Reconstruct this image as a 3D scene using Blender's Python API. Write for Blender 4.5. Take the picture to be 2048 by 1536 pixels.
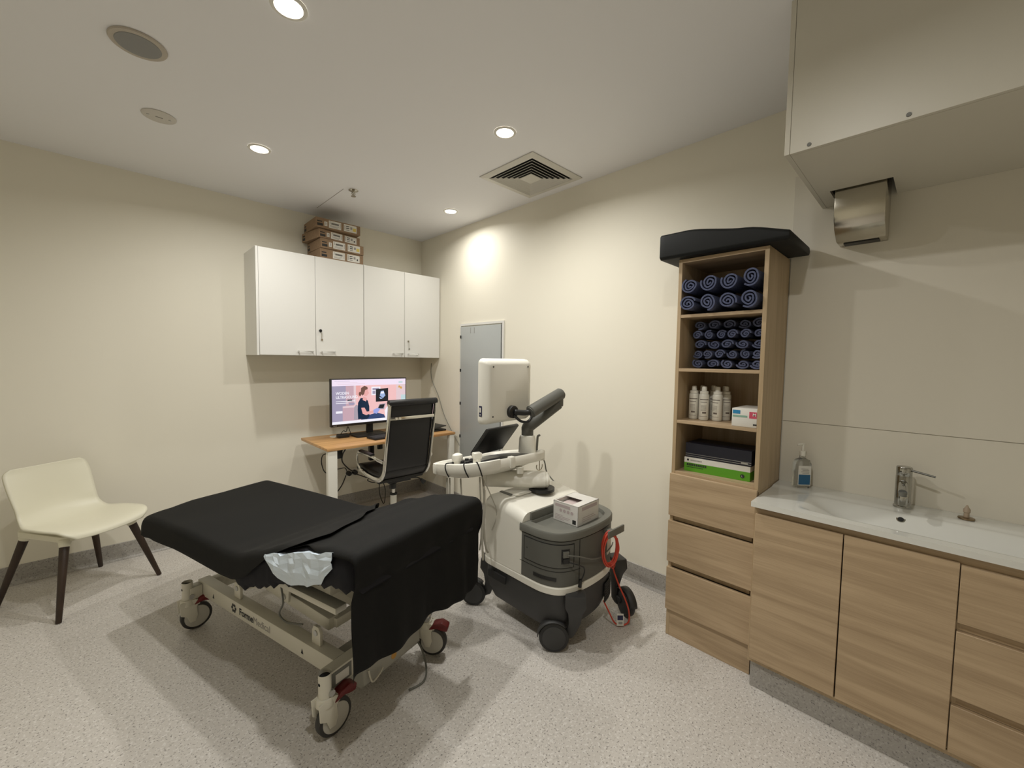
import bpy, bmesh, math, random
from mathutils import Vector, Matrix, noise
for o in list(bpy.data.objects): bpy.data.objects.remove(o)
S = bpy.context.scene; C = S.collection
PI = math.pi; rnd = random.Random(7)

# ------------------------------------------------------------------ camera, world, exposure
XR, YB, ZC = 2.448, 3.948, 2.706          # right wall, back wall, ceiling
XL, YF = -1.5, -1.7
def make_camera():
    yaw, pitch, roll = 0.77192829, -0.05641939, 0.01506401
    f = Vector((math.cos(pitch)*math.sin(yaw), math.cos(pitch)*math.cos(yaw), math.sin(pitch)))
    r = f.cross(Vector((0, 0, 1))).normalized(); u = r.cross(f)
    r2 = r*math.cos(roll)+u*math.sin(roll); u2 = -r*math.sin(roll)+u*math.cos(roll)
    cd = bpy.data.cameras.new('camera'); cam = bpy.data.objects.new('camera', cd); C.objects.link(cam)
    cd.sensor_fit = 'HORIZONTAL'; cd.sensor_width = 36; cd.lens = 826.2*36/2048; cd.clip_start = .02
    M = Matrix((r2, u2, -f)).transposed().to_4x4(); M.translation = (0, 0, 1.44)
    cam.matrix_world = M; S.camera = cam
make_camera()
w = bpy.data.worlds.new('world'); S.world = w; w.use_nodes = True
w.node_tree.nodes['Background'].inputs[0].default_value = (.02, .02, .02, 1)
S.view_settings.view_transform = 'Standard'; S.view_settings.look = 'None'
S.view_settings.exposure = 0.0; S.view_settings.gamma = 1; S.view_settings.use_curve_mapping = False
LAMP_W = 13.2; LAMP_COL = (1.0, .98, .93); SPREAD_DEG = 160
LAMPS = [(.50, 1.70, 1.0), (.69, 2.945, .86), (1.61, 1.74, 1.05), (2.12, 2.96, .45), (.45, .35, .95)]

# ------------------------------------------------------------------ helpers
WM = {}
def setwm(o, M): WM[o.name] = M
class MB:
    def __init__(s): s.v = []; s.f = []; s.m = []; s.mi = 0
    def add(s, vs, fs):
        n = len(s.v); s.v += [Vector(v) for v in vs]; s.f += [tuple(i+n for i in f) for f in fs]; s.m += [s.mi]*len(fs); return s
    def obox(s, o, ax, ay, az):
        o = Vector(o); ax = Vector(ax); ay = Vector(ay); az = Vector(az)
        vs = [o+ax*i+ay*j+az*k for k in (0, 1) for j in (0, 1) for i in (0, 1)]
        fs = [(0, 2, 3, 1), (4, 5, 7, 6), (0, 1, 5, 4), (2, 6, 7, 3), (0, 4, 6, 2), (1, 3, 7, 5)]
        if ax.cross(ay).dot(az) < 0: fs = [tuple(reversed(f)) for f in fs]
        return s.add(vs, fs)
    def box(s, x0, x1, y0, y1, z0, z1): return s.obox((x0, y0, z0), (x1-x0, 0, 0), (0, y1-y0, 0), (0, 0, z1-z0))
    def cbox(s, c, sz, rz=0, M=None):
        R = M or Matrix.Rotation(rz, 3, 'Z'); c = Vector(c)
        a, b, d = R@Vector((sz[0], 0, 0)), R@Vector((0, sz[1], 0)), R@Vector((0, 0, sz[2]))
        return s.obox(c-(a+b+d)/2, a, b, d)
    def cyl(s, p0, p1, r0, r1=None, n=16, cap=True):
        r1 = r0 if r1 is None else r1; p0 = Vector(p0); p1 = Vector(p1); d = (p1-p0).normalized()
        a = d.orthogonal().normalized(); b = d.cross(a)
        vs = []
        for p, r in ((p0, r0), (p1, r1)):
            vs += [p+(a*math.cos(2*PI*i/n)+b*math.sin(2*PI*i/n))*r for i in range(n)]
        fs = [(i, (i+1) % n, n+(i+1) % n, n+i) for i in range(n)]
        if cap: fs += [tuple(range(n-1, -1, -1)), tuple(range(n, 2*n))]
        return s.add(vs, fs)
    def tube(s, pts, r, n=8, smooth=0, closed=False, flat=None, up=None):
        P = [Vector(p) for p in pts]
        if smooth: P = catmull(P, smooth, closed)
        m = len(P); vs = []; prev = None
        for i, p in enumerate(P):
            if closed: t = P[(i+1) % m]-P[i-1]
            else: t = P[min(i+1, m-1)]-P[max(i-1, 0)]
            t.normalize()
            if up is not None: a = Vector(up)-t*t.dot(Vector(up)); a.normalize()
            elif prev is None: a = t.orthogonal().normalized()
            else: a = (prev-t*prev.dot(t)).normalized()
            prev = a; b = t.cross(a)
            rr = r(i/(m-1)) if callable(r) else r
            fa, fb = (flat if flat else (1, 1))
            vs += [p+(a*math.cos(2*PI*k/n)*fa+b*math.sin(2*PI*k/n)*fb)*rr for k in range(n)]
        fs = []
        for i in range(m if closed else m-1):
            j = (i+1) % m
            fs += [(i*n+k, i*n+(k+1) % n, j*n+(k+1) % n, j*n+k) for k in range(n)]
        if not closed: fs += [tuple(range(n-1, -1, -1)), tuple((m-1)*n+k for k in range(n))]
        return s.add(vs, fs)
    def lathe(s, prof, c=(0, 0, 0), n=24, sx=1, sy=1):
        c = Vector(c); vs = []; m = len(prof)
        for r, z in prof: vs += [c+Vector((math.cos(2*PI*i/n)*r*sx, math.sin(2*PI*i/n)*r*sy, z)) for i in range(n)]
        fs = [(j*n+i, j*n+(i+1) % n, (j+1)*n+(i+1) % n, (j+1)*n+i) for j in range(m-1) for i in range(n)]
        fs += [tuple(range(n-1, -1, -1)), tuple((m-1)*n+i for i in range(n))]
        return s.add(vs, fs)
    def loft(s, rings, cap=True, closed=True):
        n = len(rings[0]); vs = [p for r in rings for p in r]; m = len(rings)
        fs = [(j*n+i, j*n+(i+1) % n, (j+1)*n+(i+1) % n, (j+1)*n+i) for j in range(m-1) for i in range(n if closed else n-1)]
        if cap and closed: fs += [tuple(range(n-1, -1, -1)), tuple((m-1)*n+i for i in range(n))]
        return s.add(vs, fs)
    def prism(s, poly, z0, z1): return s.loft([[Vector((x, y, z0)) for x, y in poly], [Vector((x, y, z1)) for x, y in poly]])
    def extr(s, pts, d):
        d = Vector(d); P = [Vector(p) for p in pts]; return s.loft([P, [p+d for p in P]])
    def grid(s, P):
        return s.loft(P, cap=False, closed=False)
    def build(s, name, mat, parent=None, bevel=0, solid=0, soff=0, smooth=True, ang=38, local=False, seg=2):
        me = bpy.data.meshes.new(name); bm = bmesh.new()
        bv = [bm.verts.new(v) for v in s.v]
        for f, mi in zip(s.f, s.m):
            if len(set(f)) < 3: continue
            try: fc = bm.faces.new([bv[i] for i in f]); fc.material_index = mi
            except ValueError: pass
        bmesh.ops.remove_doubles(bm, verts=bm.verts, dist=1e-6)
        bmesh.ops.recalc_face_normals(bm, faces=bm.faces)
        if bevel:
            es = [e for e in bm.edges if len(e.link_faces) == 2 and e.calc_face_angle(0) > .5]
            bmesh.ops.bevel(bm, geom=es, offset=bevel, segments=seg, affect='EDGES', profile=.5, clamp_overlap=True)
        bm.to_mesh(me); bm.free()
        for m_ in (mat if isinstance(mat, (list, tuple)) else [mat]): me.materials.append(m_)
        o = bpy.data.objects.new(name, me); C.objects.link(o)
        return finish(o, me, parent, solid, soff, smooth, ang, local)
def finish(o, me, parent, solid=0, soff=0, smooth=True, ang=38, local=False):
    M = Matrix.Identity(4)
    if parent is not None:
        M = WM[parent.name]; o.parent = parent
        if not local: me.transform(M.inverted())
    setwm(o, M)
    if smooth:
        for p in me.polygons: p.use_smooth = True
        me.set_sharp_from_angle(angle=math.radians(ang))
    if solid:
        md = o.modifiers.new('thickness', 'SOLIDIFY'); md.thickness = solid; md.offset = soff
    return o
def catmull(P, k, closed=False):
    out = []; m = len(P)
    for i in range(m if closed else m-1):
        p0 = P[i-1] if (i > 0 or closed) else P[0]; p1 = P[i]; p2 = P[(i+1) % m]
        p3 = P[(i+2) % m] if (i+2 < m or closed) else P[-1]
        for j in range(k):
            t = j/k; out.append(.5*((2*p1)+(p2-p0)*t+(2*p0-5*p1+4*p2-p3)*t*t+(3*p1-p0-3*p2+p3)*t**3))
    if not closed: out.append(P[-1].copy())
    return out
def tag(o, label, cat, group=None):
    o['label'] = label; o['category'] = cat
    if group: o['group'] = group
    return o
def thing(name, label, cat, loc=(0, 0, 0), rz=0, group=None):
    o = bpy.data.objects.new(name, None); C.objects.link(o); o.location = loc; o.rotation_euler = (0, 0, rz)
    o.empty_display_size = .05
    setwm(o, Matrix.Translation(loc)@Matrix.Rotation(rz, 4, 'Z'))
    return tag(o, label, cat, group)
def struct(o): o['kind'] = 'structure'; return o
def dup(root, loc, rz, label, group=None):
    r = root.copy(); C.objects.link(r); r.location = loc; r.rotation_euler = (0, 0, rz)
    r['label'] = label
    if group: r['group'] = group
    for ch in list(root.children):
        c = ch.copy(); C.objects.link(c); c.parent = r
        for g in list(ch.children):
            d = g.copy(); C.objects.link(d); d.parent = c
    return r
def text(name, body, size, mat, parent, o, xd, yd, align='LEFT', depth=.0004, bold=0, sx=1):
    cu = bpy.data.curves.new(name, 'FONT'); cu.body = body; cu.size = size; cu.extrude = depth; cu.align_x = align
    cu.offset = bold; cu.resolution_u = 3
    t = bpy.data.objects.new('tmp', cu); C.objects.link(t)
    dg = bpy.context.evaluated_depsgraph_get(); me = bpy.data.meshes.new_from_object(t.evaluated_get(dg))
    bpy.data.objects.remove(t); me.name = name
    xd = Vector(xd).normalized(); yd = Vector(yd).normalized()
    M = Matrix((xd*sx, yd, xd.cross(yd))).transposed().to_4x4(); M.translation = Vector(o)
    me.transform(M); me.materials.clear(); me.materials.append(mat)
    ob = bpy.data.objects.new(name, me); C.objects.link(ob)
    return finish(ob, me, parent, smooth=False)
def interp(x, pts):
    pts = sorted(pts)
    if x <= pts[0][0]: return pts[0][1]
    for (a, b), (c, d) in zip(pts, pts[1:]):
        if x <= c:
            t = (x-a)/(c-a); t = t*t*(3-2*t)*.5+t*.5; return b+(d-b)*t
    return pts[-1][1]
def rrect(cx, cy, hx, hy, r, k=6):
    out = []
    for sx, sy, a0 in ((1, 1, 0), (-1, 1, PI/2), (-1, -1, PI), (1, -1, 1.5*PI)):
        for i in range(k+1):
            a = a0+PI/2*i/k; out.append((cx+sx*(hx-r)+r*math.cos(a), cy+sy*(hy-r)+r*math.sin(a)))
    return out

# ------------------------------------------------------------------ materials
def lin(c): return tuple(((x/255)/12.92 if x <= 10 else ((x/255+.055)/1.055)**2.4) for x in c)
def mat(name, col, rough=.5, metal=0, coat=0, trans=0, emit=None, es=0, ior=None, spec=None, noise_amt=0, nscale=40, bump=0, bscale=200, rgb=False):
    m = bpy.data.materials.new(name); m.use_nodes = True; nt = m.node_tree; b = nt.nodes['Principled BSDF']
    c = lin(col) if rgb else col
    b.inputs['Base Color'].default_value = (*c, 1); b.inputs['Roughness'].default_value = rough; b.inputs['Metallic'].default_value = metal
    if coat: b.inputs['Coat Weight'].default_value = coat; b.inputs['Coat Roughness'].default_value = .05
    if trans: b.inputs['Transmission Weight'].default_value = trans
    if ior: b.inputs['IOR'].default_value = ior
    if spec is not None: b.inputs['Specular IOR Level'].default_value = spec
    if emit: b.inputs['Emission Color'].default_value = (*emit, 1); b.inputs['Emission Strength'].default_value = es
    tc = nt.nodes.new('ShaderNodeTexCoord')
    if noise_amt:
        n = nt.nodes.new('ShaderNodeTexNoise'); n.inputs['Scale'].default_value = nscale; n.inputs['Detail'].default_value = 4
        nt.links.new(tc.outputs['Object'], n.inputs['Vector'])
        r = nt.nodes.new('ShaderNodeValToRGB'); k = noise_amt
        r.color_ramp.elements[0].position = .3; r.color_ramp.elements[1].position = .7
        r.color_ramp.elements[0].color = (*[x*(1-k) for x in c], 1); r.color_ramp.elements[1].color = (*[min(1, x*(1+k)) for x in c], 1)
        nt.links.new(n.outputs['Fac'], r.inputs['Fac']); nt.links.new(r.outputs['Color'], b.inputs['Base Color'])
    if bump:
        n = nt.nodes.new('ShaderNodeTexNoise'); n.inputs['Scale'].default_value = bscale; n.inputs['Detail'].default_value = 3
        nt.links.new(tc.outputs['Object'], n.inputs['Vector'])
        bp = nt.nodes.new('ShaderNodeBump'); bp.inputs['Strength'].default_value = bump; bp.inputs['Distance'].default_value = .002
        nt.links.new(n.outputs['Fac'], bp.inputs['Height']); nt.links.new(bp.outputs['Normal'], b.inputs['Normal'])
    return m
def wood(name, c0, c1, axis, rough=.45, fine=1.0):
    m = bpy.data.materials.new(name); m.use_nodes = True; nt = m.node_tree; b = nt.nodes['Principled BSDF']
    b.inputs['Roughness'].default_value = rough
    tc = nt.nodes.new('ShaderNodeTexCoord')
    def nz(sl, sc, det):
        mp = nt.nodes.new('ShaderNodeMapping'); s_ = [sc*fine]*3; s_[axis] = sl*fine; mp.inputs['Scale'].default_value = s_
        n = nt.nodes.new('ShaderNodeTexNoise'); n.inputs['Scale'].default_value = 1; n.inputs['Detail'].default_value = det; n.inputs['Distortion'].default_value = .6
        nt.links.new(tc.outputs['Object'], mp.inputs['Vector']); nt.links.new(mp.outputs['Vector'], n.inputs['Vector']); return n
    a = nz(1.6, 22, 5); d = nz(6, 220, 3)
    mx = nt.nodes.new('ShaderNodeMix'); mx.inputs['Factor'].default_value = .3
    nt.links.new(a.outputs['Fac'], mx.inputs['A']); nt.links.new(d.outputs['Fac'], mx.inputs['B'])
    r = nt.nodes.new('ShaderNodeValToRGB'); r.color_ramp.elements[0].position = .34; r.color_ramp.elements[1].position = .62
    r.color_ramp.elements[0].color = (*c0, 1); r.color_ramp.elements[1].color = (*c1, 1)
    nt.links.new(mx.outputs['Result'], r.inputs['Fac']); nt.links.new(r.outputs['Color'], b.inputs['Base Color'])
    return m
def floor_mat(name, base, dark, light):
    m = bpy.data.materials.new(name); m.use_nodes = True; nt = m.node_tree; b = nt.nodes['Principled BSDF']
    b.inputs['Roughness'].default_value = .42
    tc = nt.nodes.new('ShaderNodeTexCoord')
    def nz(sc, det=2):
        n = nt.nodes.new('ShaderNodeTexNoise'); n.inputs['Scale'].default_value = sc; n.inputs['Detail'].default_value = det
        nt.links.new(tc.outputs['Object'], n.inputs['Vector']); return n
    def ramp(src, p0, p1):
        r = nt.nodes.new('ShaderNodeValToRGB'); r.color_ramp.elements[0].position = p0; r.color_ramp.elements[1].position = p1
        nt.links.new(src.outputs['Fac'], r.inputs['Fac']); return r
    def mixc(fac, A, B):
        x = nt.nodes.new('ShaderNodeMix'); x.data_type = 'RGBA'
        nt.links.new(fac.outputs['Color'], x.inputs['Factor'])
        for k, v in ((6, A), (7, B)):
            if isinstance(v, tuple): x.inputs[k].default_value = (*v, 1)
            else: nt.links.new(v.outputs[2], x.inputs[k])
        return x
    l = mixc(ramp(nz(90), .56, .62), base, light)
    d1 = mixc(ramp(nz(130), .615, .65), l, dark)
    d2 = mixc(ramp(nz(60, 1), .66, .70), d1, tuple(x*.8 for x in base))
    nt.links.new(d2.outputs[2], b.inputs['Base Color'])
    return m
M = {}
M['wall'] = mat('wall_paint', (.84, .80, .68), .6, bump=.05, bscale=350)
M['ceil'] = mat('ceiling_paint', (.88, .88, .90), .7)
M['floor'] = floor_mat('speckled_vinyl', (.58, .545, .50), (.24, .22, .20), (.68, .65, .61))
M['cove'] = floor_mat('coved_vinyl', (.36, .34, .31), (.20, .19, .18), (.42, .40, .37))
M['tile'] = mat('splash_tile', (.74, .70, .60), .4)
M['box_white'] = mat('bulkhead_laminate', (.64, .61, .52), .4)
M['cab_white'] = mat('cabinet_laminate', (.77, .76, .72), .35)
M['white'] = mat('white_plastic', (.80, .78, .70), .35)
M['cream'] = mat('cream_enamel', (.66, .63, .53), .35)
M['cream2'] = mat('cream_shell', (.78, .75, .60), .4)
M['black'] = mat('black_plastic', (.012, .012, .012), .45)
M['soft'] = mat('black_vinyl', (.006, .007, .007), .6, spec=.3)
M['leather'] = mat('black_leather', (.008, .008, .009), .4)
M['rubber'] = mat('dark_rubber', (.035, .033, .030), .6)
M['char'] = mat('charcoal_plastic', (.035, .035, .035), .5, bump=.03)
M['grey'] = mat('warm_grey_plastic', (.105, .105, .092), .5, bump=.03)
M['grey2'] = mat('mid_grey_plastic', (.15, .15, .13), .45)
M['panelgrey'] = mat('grey_enamel_steel', (.42, .44, .43), .3)
M['chrome'] = mat('chrome', (.75, .74, .70), .12, 1)
M['tapchrome'] = mat('tap_chrome', (.42, .42, .40), .10, 1)
M['steel'] = mat('stainless_steel', (.55, .52, .45), .22, 1)
M['alu'] = mat('aluminium', (.55, .55, .54), .35, 1)
M['dark'] = mat('dark_gap', (.01, .01, .01), .8)
M['red'] = mat('red_plastic', (.14, .006, .006), .4)
M['orange'] = mat('orange_cable', (.55, .06, .03), .45)
M['cardboard'] = mat('cardboard', (.27, .175, .10), .75, noise_amt=.12, nscale=60)
M['label'] = mat('label_paper', (.72, .70, .64), .6)
M['ink'] = mat('ink', (.02, .02, .02), .6)
M['inkg'] = mat('grey_ink', (.32, .30, .28), .6)
M['yellow'] = mat('yellow_sticker', (.7, .55, .12), .6)
M['drape'] = mat('black_nonwoven', (.0045, .0045, .004), .8, spec=.25, bump=.25, bscale=500)
M['navyterry'] = mat('navy_terry', (.004, .004, .008), .95, bump=.3, bscale=500)
M['pad'] = mat('pale_blue_underpad', (.70, .80, .90), .4)
M['towel'] = mat('navy_towel', (.085, .10, .175), .95, noise_amt=.25, nscale=120, bump=.6, bscale=600)
M['oak_h'] = wood('oak_laminate_horizontal', (.36, .255, .15), (.52, .385, .24), 1)
M['oak_v'] = wood('oak_laminate_vertical', (.40, .29, .165), (.53, .40, .25), 2)
M['desk'] = wood('desk_oak', (.46, .24, .09), (.68, .40, .17), 0, .4)
M['legwood'] = wood('dark_walnut', (.018, .009, .004), (.040, .020, .009), 2, .5)
M['ceramic'] = mat('white_ceramic', (.72, .72, .67), .08, coat=.3)
M['gel'] = mat('clear_gel_plastic', (.86, .88, .86), .08, trans=.92, ior=1.4)
M['blue'] = mat('blue_label', (.02, .12, .25), .4)
M['navy'] = mat('navy_card', (.008, .009, .02), .4)
M['green'] = mat('green_card', (.10, .33, .015), .45)
M['pink'] = mat('pink_label', (.55, .07, .12), .5)
M['cyan'] = mat('cyan_label', (.02, .22, .45), .5)
M['palegr'] = mat('pale_green_ink', (.25, .42, .33), .5)
M['lampglow'] = mat('lamp_diffuser', (1, 1, 1), .5, emit=(1, .93, .80), es=14)
M['lamp_ring'] = mat('lamp_trim', (.8, .78, .72), .5)
M['darkblue'] = mat('dark_blue_label', (.01, .012, .06), .4)
M['orangedot'] = mat('orange_sticker', (.65, .35, .08), .5)
def emat(name, c, s=1.0): return mat(name, tuple(x*.02 for x in c), .3, emit=c, es=s)

# ------------------------------------------------------------------ room shell
def room():
    T = .1
    struct(MB().box(XL-T, XR+T, YF-T, YB+T, -.1, 0).build('floor', M['floor'], smooth=False))
    struct(MB().box(XL-T, XR+T, YF-T, YB+T, ZC, ZC+.1).build('ceiling', M['ceil'], smooth=False))
    struct(MB().box(XL-T, XR+T, YB, YB+T, 0, ZC).build('wall_back', M['wall'], smooth=False))
    struct(MB().box(XR, XR+T, YF, YB, 0, ZC).build('wall_right', M['wall'], smooth=False))
    struct(MB().box(XL-T, XL, YF, YB, 0, ZC).build('wall_left', M['wall'], smooth=False))
    struct(MB().box(XL-T, XR+T, YF-T, YF, 0, ZC).build('wall_front', M['wall'], smooth=False))
    # coved vinyl skirting: upstand with a small radius at the floor
    prof = [(0, 0), (.03, 0), (.018, .004), (.010, .012), (.006, .026), (.005, .115), (0, .118)]
    struct(MB().extr([(XL, YB-a, z) for a, z in prof], (XR-XL, 0, 0)).build('baseboard_back', M['cove'], smooth=False))
    struct(MB().extr([(XR-a, .94, z) for a, z in prof], (0, YB-.94, 0)).build('baseboard_right', M['cove'], smooth=False))
    # tiled splashback with open joints
    b = MB(); X0 = XR-.008
    for z0, z1 in ((.80, 1.157), (1.159, 2.36)):
        b.box(X0, XR, -1.3, .534, z0, z1)
    struct(b.build('trim_1', M['tile'], smooth=False, bevel=.001, seg=1))
    struct(MB().box(1.291, 1.294, 3.17, 3.72, ZC-.0015, ZC).build('trim_2', M['inkg'], smooth=False))
room()

# ------------------------------------------------------------------ ceiling fittings
def downlight(x, y, k, label, group='recessed ceiling downlights'):
    t = thing('downlight', label, 'ceiling light', (x, y, ZC), 0, group)
    prof = [(.062, -.001), (.062, -.004), (.056, -.007), (.048, -.006), (.045, -.001)]
    b = MB(); n = 32
    b.loft([[Vector((math.cos(2*PI*i/n)*r, math.sin(2*PI*i/n)*r, z)) for i in range(n)] for r, z in prof], cap=False)
    b.build('trim_ring', M['lamp_ring'], t, local=True)
    MB().lathe([(.046, -.0045), (.046, -.001)], n=32).build('diffuser', M['lampglow'], t, local=True)
    ld = bpy.data.lights.new('lamp_light', 'AREA'); ld.shape = 'DISK'; ld.size = .085; ld.energy = LAMP_W*k; ld.color = LAMP_COL; ld.spread = math.radians(SPREAD_DEG)
    lo = bpy.data.objects.new('lamp_light', ld); C.objects.link(lo); lo.parent = t; lo.location = (0, 0, -.012)
    return t
LBL = ['round recessed ceiling downlight nearest the camera, cut by the top edge of the picture',
       'lit round downlight in ceiling left of the sprinkler, over the couch head',
       'lit round downlight in ceiling just beside the square air vent',
       'lit round downlight in the far ceiling corner above the wall cabinets',
       'round downlight in the ceiling over the camera position']
for (x, y, k), l in zip(LAMPS, LBL): downlight(x, y, k, l)
t = thing('ceiling_speaker', 'round grey ceiling speaker with mesh grille and beige rim', 'speaker', (.12, 2.335, ZC))
MB().lathe([(.090, -.008), (.093, -.004), (.093, -.001)], n=40).build('rim', mat('speaker_rim', (.50, .45, .38), .6), t, local=True)
MB().lathe([(.060, -.011), (.072, -.010), (.074, -.0075)], n=40).build('grille', mat('speaker_mesh', (.30, .30, .29), .7, bump=.5, bscale=900), t, local=True)
t = thing('cover_plate', 'round white blank cover plate with two screws on the ceiling near the speaker', 'cover plate', (.224, 2.944, ZC))
MB().lathe([(.066, -.006), (.072, -.004), (.073, -.001)], n=40).build('plate', mat('cover_white', (.62, .59, .54), .5), t, local=True)
for sx in (-.045, .045): MB().lathe([(.006, -.009), (.007, -.005)], (sx, .0, 0), 12).build('screw', M['alu'], t, local=True)
MB().cbox((0, 0, -.0065), (.03, .006, .002)).build('slot', M['inkg'], t, local=True)
def vent():
    cx, cy, h = 2.117, 2.02, .25
    t = thing('air_vent', 'square white four-way ceiling air diffuser with dark louvre gaps', 'air vent', (cx, cy, ZC))
    MB().box(-h+.04, h-.04, -h+.04, h-.04, -.0012, -.0004).build('duct_opening', M['dark'], t, local=True)
    mw = mat('vent_enamel', (.66, .64, .58), .45)
    def sq(r, z): return [Vector((r, r, z)), Vector((-r, r, z)), Vector((-r, -r, z)), Vector((r, -r, z))]
    MB().loft([sq(h, -.001), sq(h, -.006), sq(h-.045, -.012), sq(h-.05, -.002)], cap=False).build('frame', mw, t, local=True, smooth=False)
    for i in range(5):
        r = h-.058-i*.027
        MB().loft([sq(r, -.0164), sq(r-.0025, -.0168), sq(r-.015, -.0045), sq(r-.0165, -.004)], cap=False).build('louvre', mw, t, local=True, smooth=False)
    MB().loft([sq(.055, -.014), sq(.055, -.010)]).build('centre_plate', mw, t, local=True, smooth=False)
vent()
t = thing('fire_sprinkler', 'small chrome fire sprinkler head hanging from the ceiling', 'sprinkler', (1.355, 3.14, ZC))
MB().lathe([(.012, -.012), (.034, -.004), (.035, -.001)], n=24).build('escutcheon', M['steel'], t, local=True)
b = MB().cyl((0, 0, -.012), (0, 0, -.035), .007)
for sx in (-1, 1): b.tube([(sx*.006, 0, -.014), (sx*.014, 0, -.026), (sx*.003, 0, -.042)], .0025, 6, 4)
b.build('body', M['steel'], t, local=True)
MB().lathe([(.004, -.047), (.018, -.046), (.018, -.043), (.004, -.041)], n=16).build('deflector', M['steel'], t, local=True)

# ------------------------------------------------------------------ boxed bulkhead and steel hand dryer
def bulkhead():
    x0, y1, z0 = 1.740, .418, 2.181
    t = thing('bulkhead_box', 'white boxed-in bulkhead hung from the ceiling above the basin', 'bulkhead', (x0, y1, z0))
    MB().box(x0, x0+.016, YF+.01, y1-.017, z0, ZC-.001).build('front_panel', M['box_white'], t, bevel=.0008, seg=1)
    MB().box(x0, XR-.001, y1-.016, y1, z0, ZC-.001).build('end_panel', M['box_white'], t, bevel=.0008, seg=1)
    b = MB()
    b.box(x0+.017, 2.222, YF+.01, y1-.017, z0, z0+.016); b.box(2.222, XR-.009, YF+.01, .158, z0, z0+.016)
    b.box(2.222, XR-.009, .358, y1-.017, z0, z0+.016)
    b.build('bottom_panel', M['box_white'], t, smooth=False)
    for y in (.345, .098, -.15): MB().cyl((x0-.003, y, z0+.014), (x0+.001, y, z0+.014), .006, .007, 12).build('screw_cap', M['grey2'], t)
    MB().box(1.80, 1.83, y1, y1+.006, 2.555, 2.575).build('bracket', M['dark'], t)
bulkhead()
t = thing('hand_dryer', 'brushed stainless steel hand dryer on the wall poking through the bulkhead underside', 'hand dryer', (2.34, .26, 2.0))
prof = [(2.440, 2.235), (2.236, 2.235), (2.230, 2.12), (2.236, 2.06), (2.252, 2.035), (2.262, 2.022), (2.33, 1.985), (2.440, 1.985)]
MB().extr([(x, .176, z) for x, z in prof], (0, .166, 0)).build('cover', M['steel'], t, bevel=.004, ang=30)
MB().box(2.36, 2.41, .20, .32, 1.980, 1.9845).build('air_outlet', M['black'], t)

# ------------------------------------------------------------------ wall cabinets
CY = 3.588
def cab(x0, x1, panels, lock, label):
    t = thing('wall_cabinet', label, 'wall cabinet', (x0, CY, 1.454), 0)
    z0, z1 = 1.454, 2.27
    b = MB(); k = .016
    b.box(x0, x0+k, CY+.001, YB-.002, z0, z1); b.box(x1-k, x1, CY+.02, YB-.002, z0, z1)
    b.box(x0+k, x1-k, CY+.02, YB-.002, z0, z0+k); b.box(x0+k, x1-k, CY+.02, YB-.002, z1-k, z1); b.box(x0+k, x1-k, YB-.01, YB-.002, z0+k, z1-k)
    b.build('carcass', M['cab_white'], t, smooth=False)
    for i, (a, c, h0, h1) in enumerate(panels):
        d = MB().box(a, c, CY, CY+.018, z0+.003, z1-.002).build('door', M['cab_white'], t, bevel=.0012, seg=1)
        hb = MB(); hz = 1.487
        hb.box(h0, h1, CY-.028, CY-.022, hz-.004, hz+.008); hb.box(h0, h0+.008, CY-.028, CY, hz-.004, hz+.008); hb.box(h1-.008, h1, CY-.028, CY, hz-.004, hz+.008)
        hb.build('handle', M['cab_white'], d, bevel=.001, seg=1)
        if i == 1:
            lx, lz, big = lock
            lk = MB().cyl((lx, CY-.006, lz), (lx, CY, lz), .012 if big else .007, n=16)
            lk.cbox((lx, CY-.012, lz-.004), (.004, .02, .020)); lk.build('lock', M['black'] if big else M['steel'], d)
            kb = MB().cbox((lx+.008, CY-.006, lz-.045), (.003, .002, .05)); kb.cyl((lx+.010, CY-.007, lz-.075), (lx+.010, CY-.005, lz-.075), .008, n=12)
            kb.tube([(lx, CY-.014, lz-.01), (lx+.005, CY-.012, lz-.02), (lx+.008, CY-.007, lz-.03)], .001, 6); kb.build('key', M['steel'], d)
    return t
cab(.800, 1.636, [(.818, 1.224, 1.085, 1.20), (1.227, 1.634, 1.262, 1.375)], (1.262, 1.665, True), 'left white two-door wall cabinet with black lock, boxes stacked on it')
cab(1.639, 2.442, [(1.642, 2.039, 1.915, 2.015), (2.042, 2.440, 2.075, 2.18)], (2.078, 1.613, False), 'right white two-door wall cabinet meeting the room corner, small key hanging')

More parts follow.
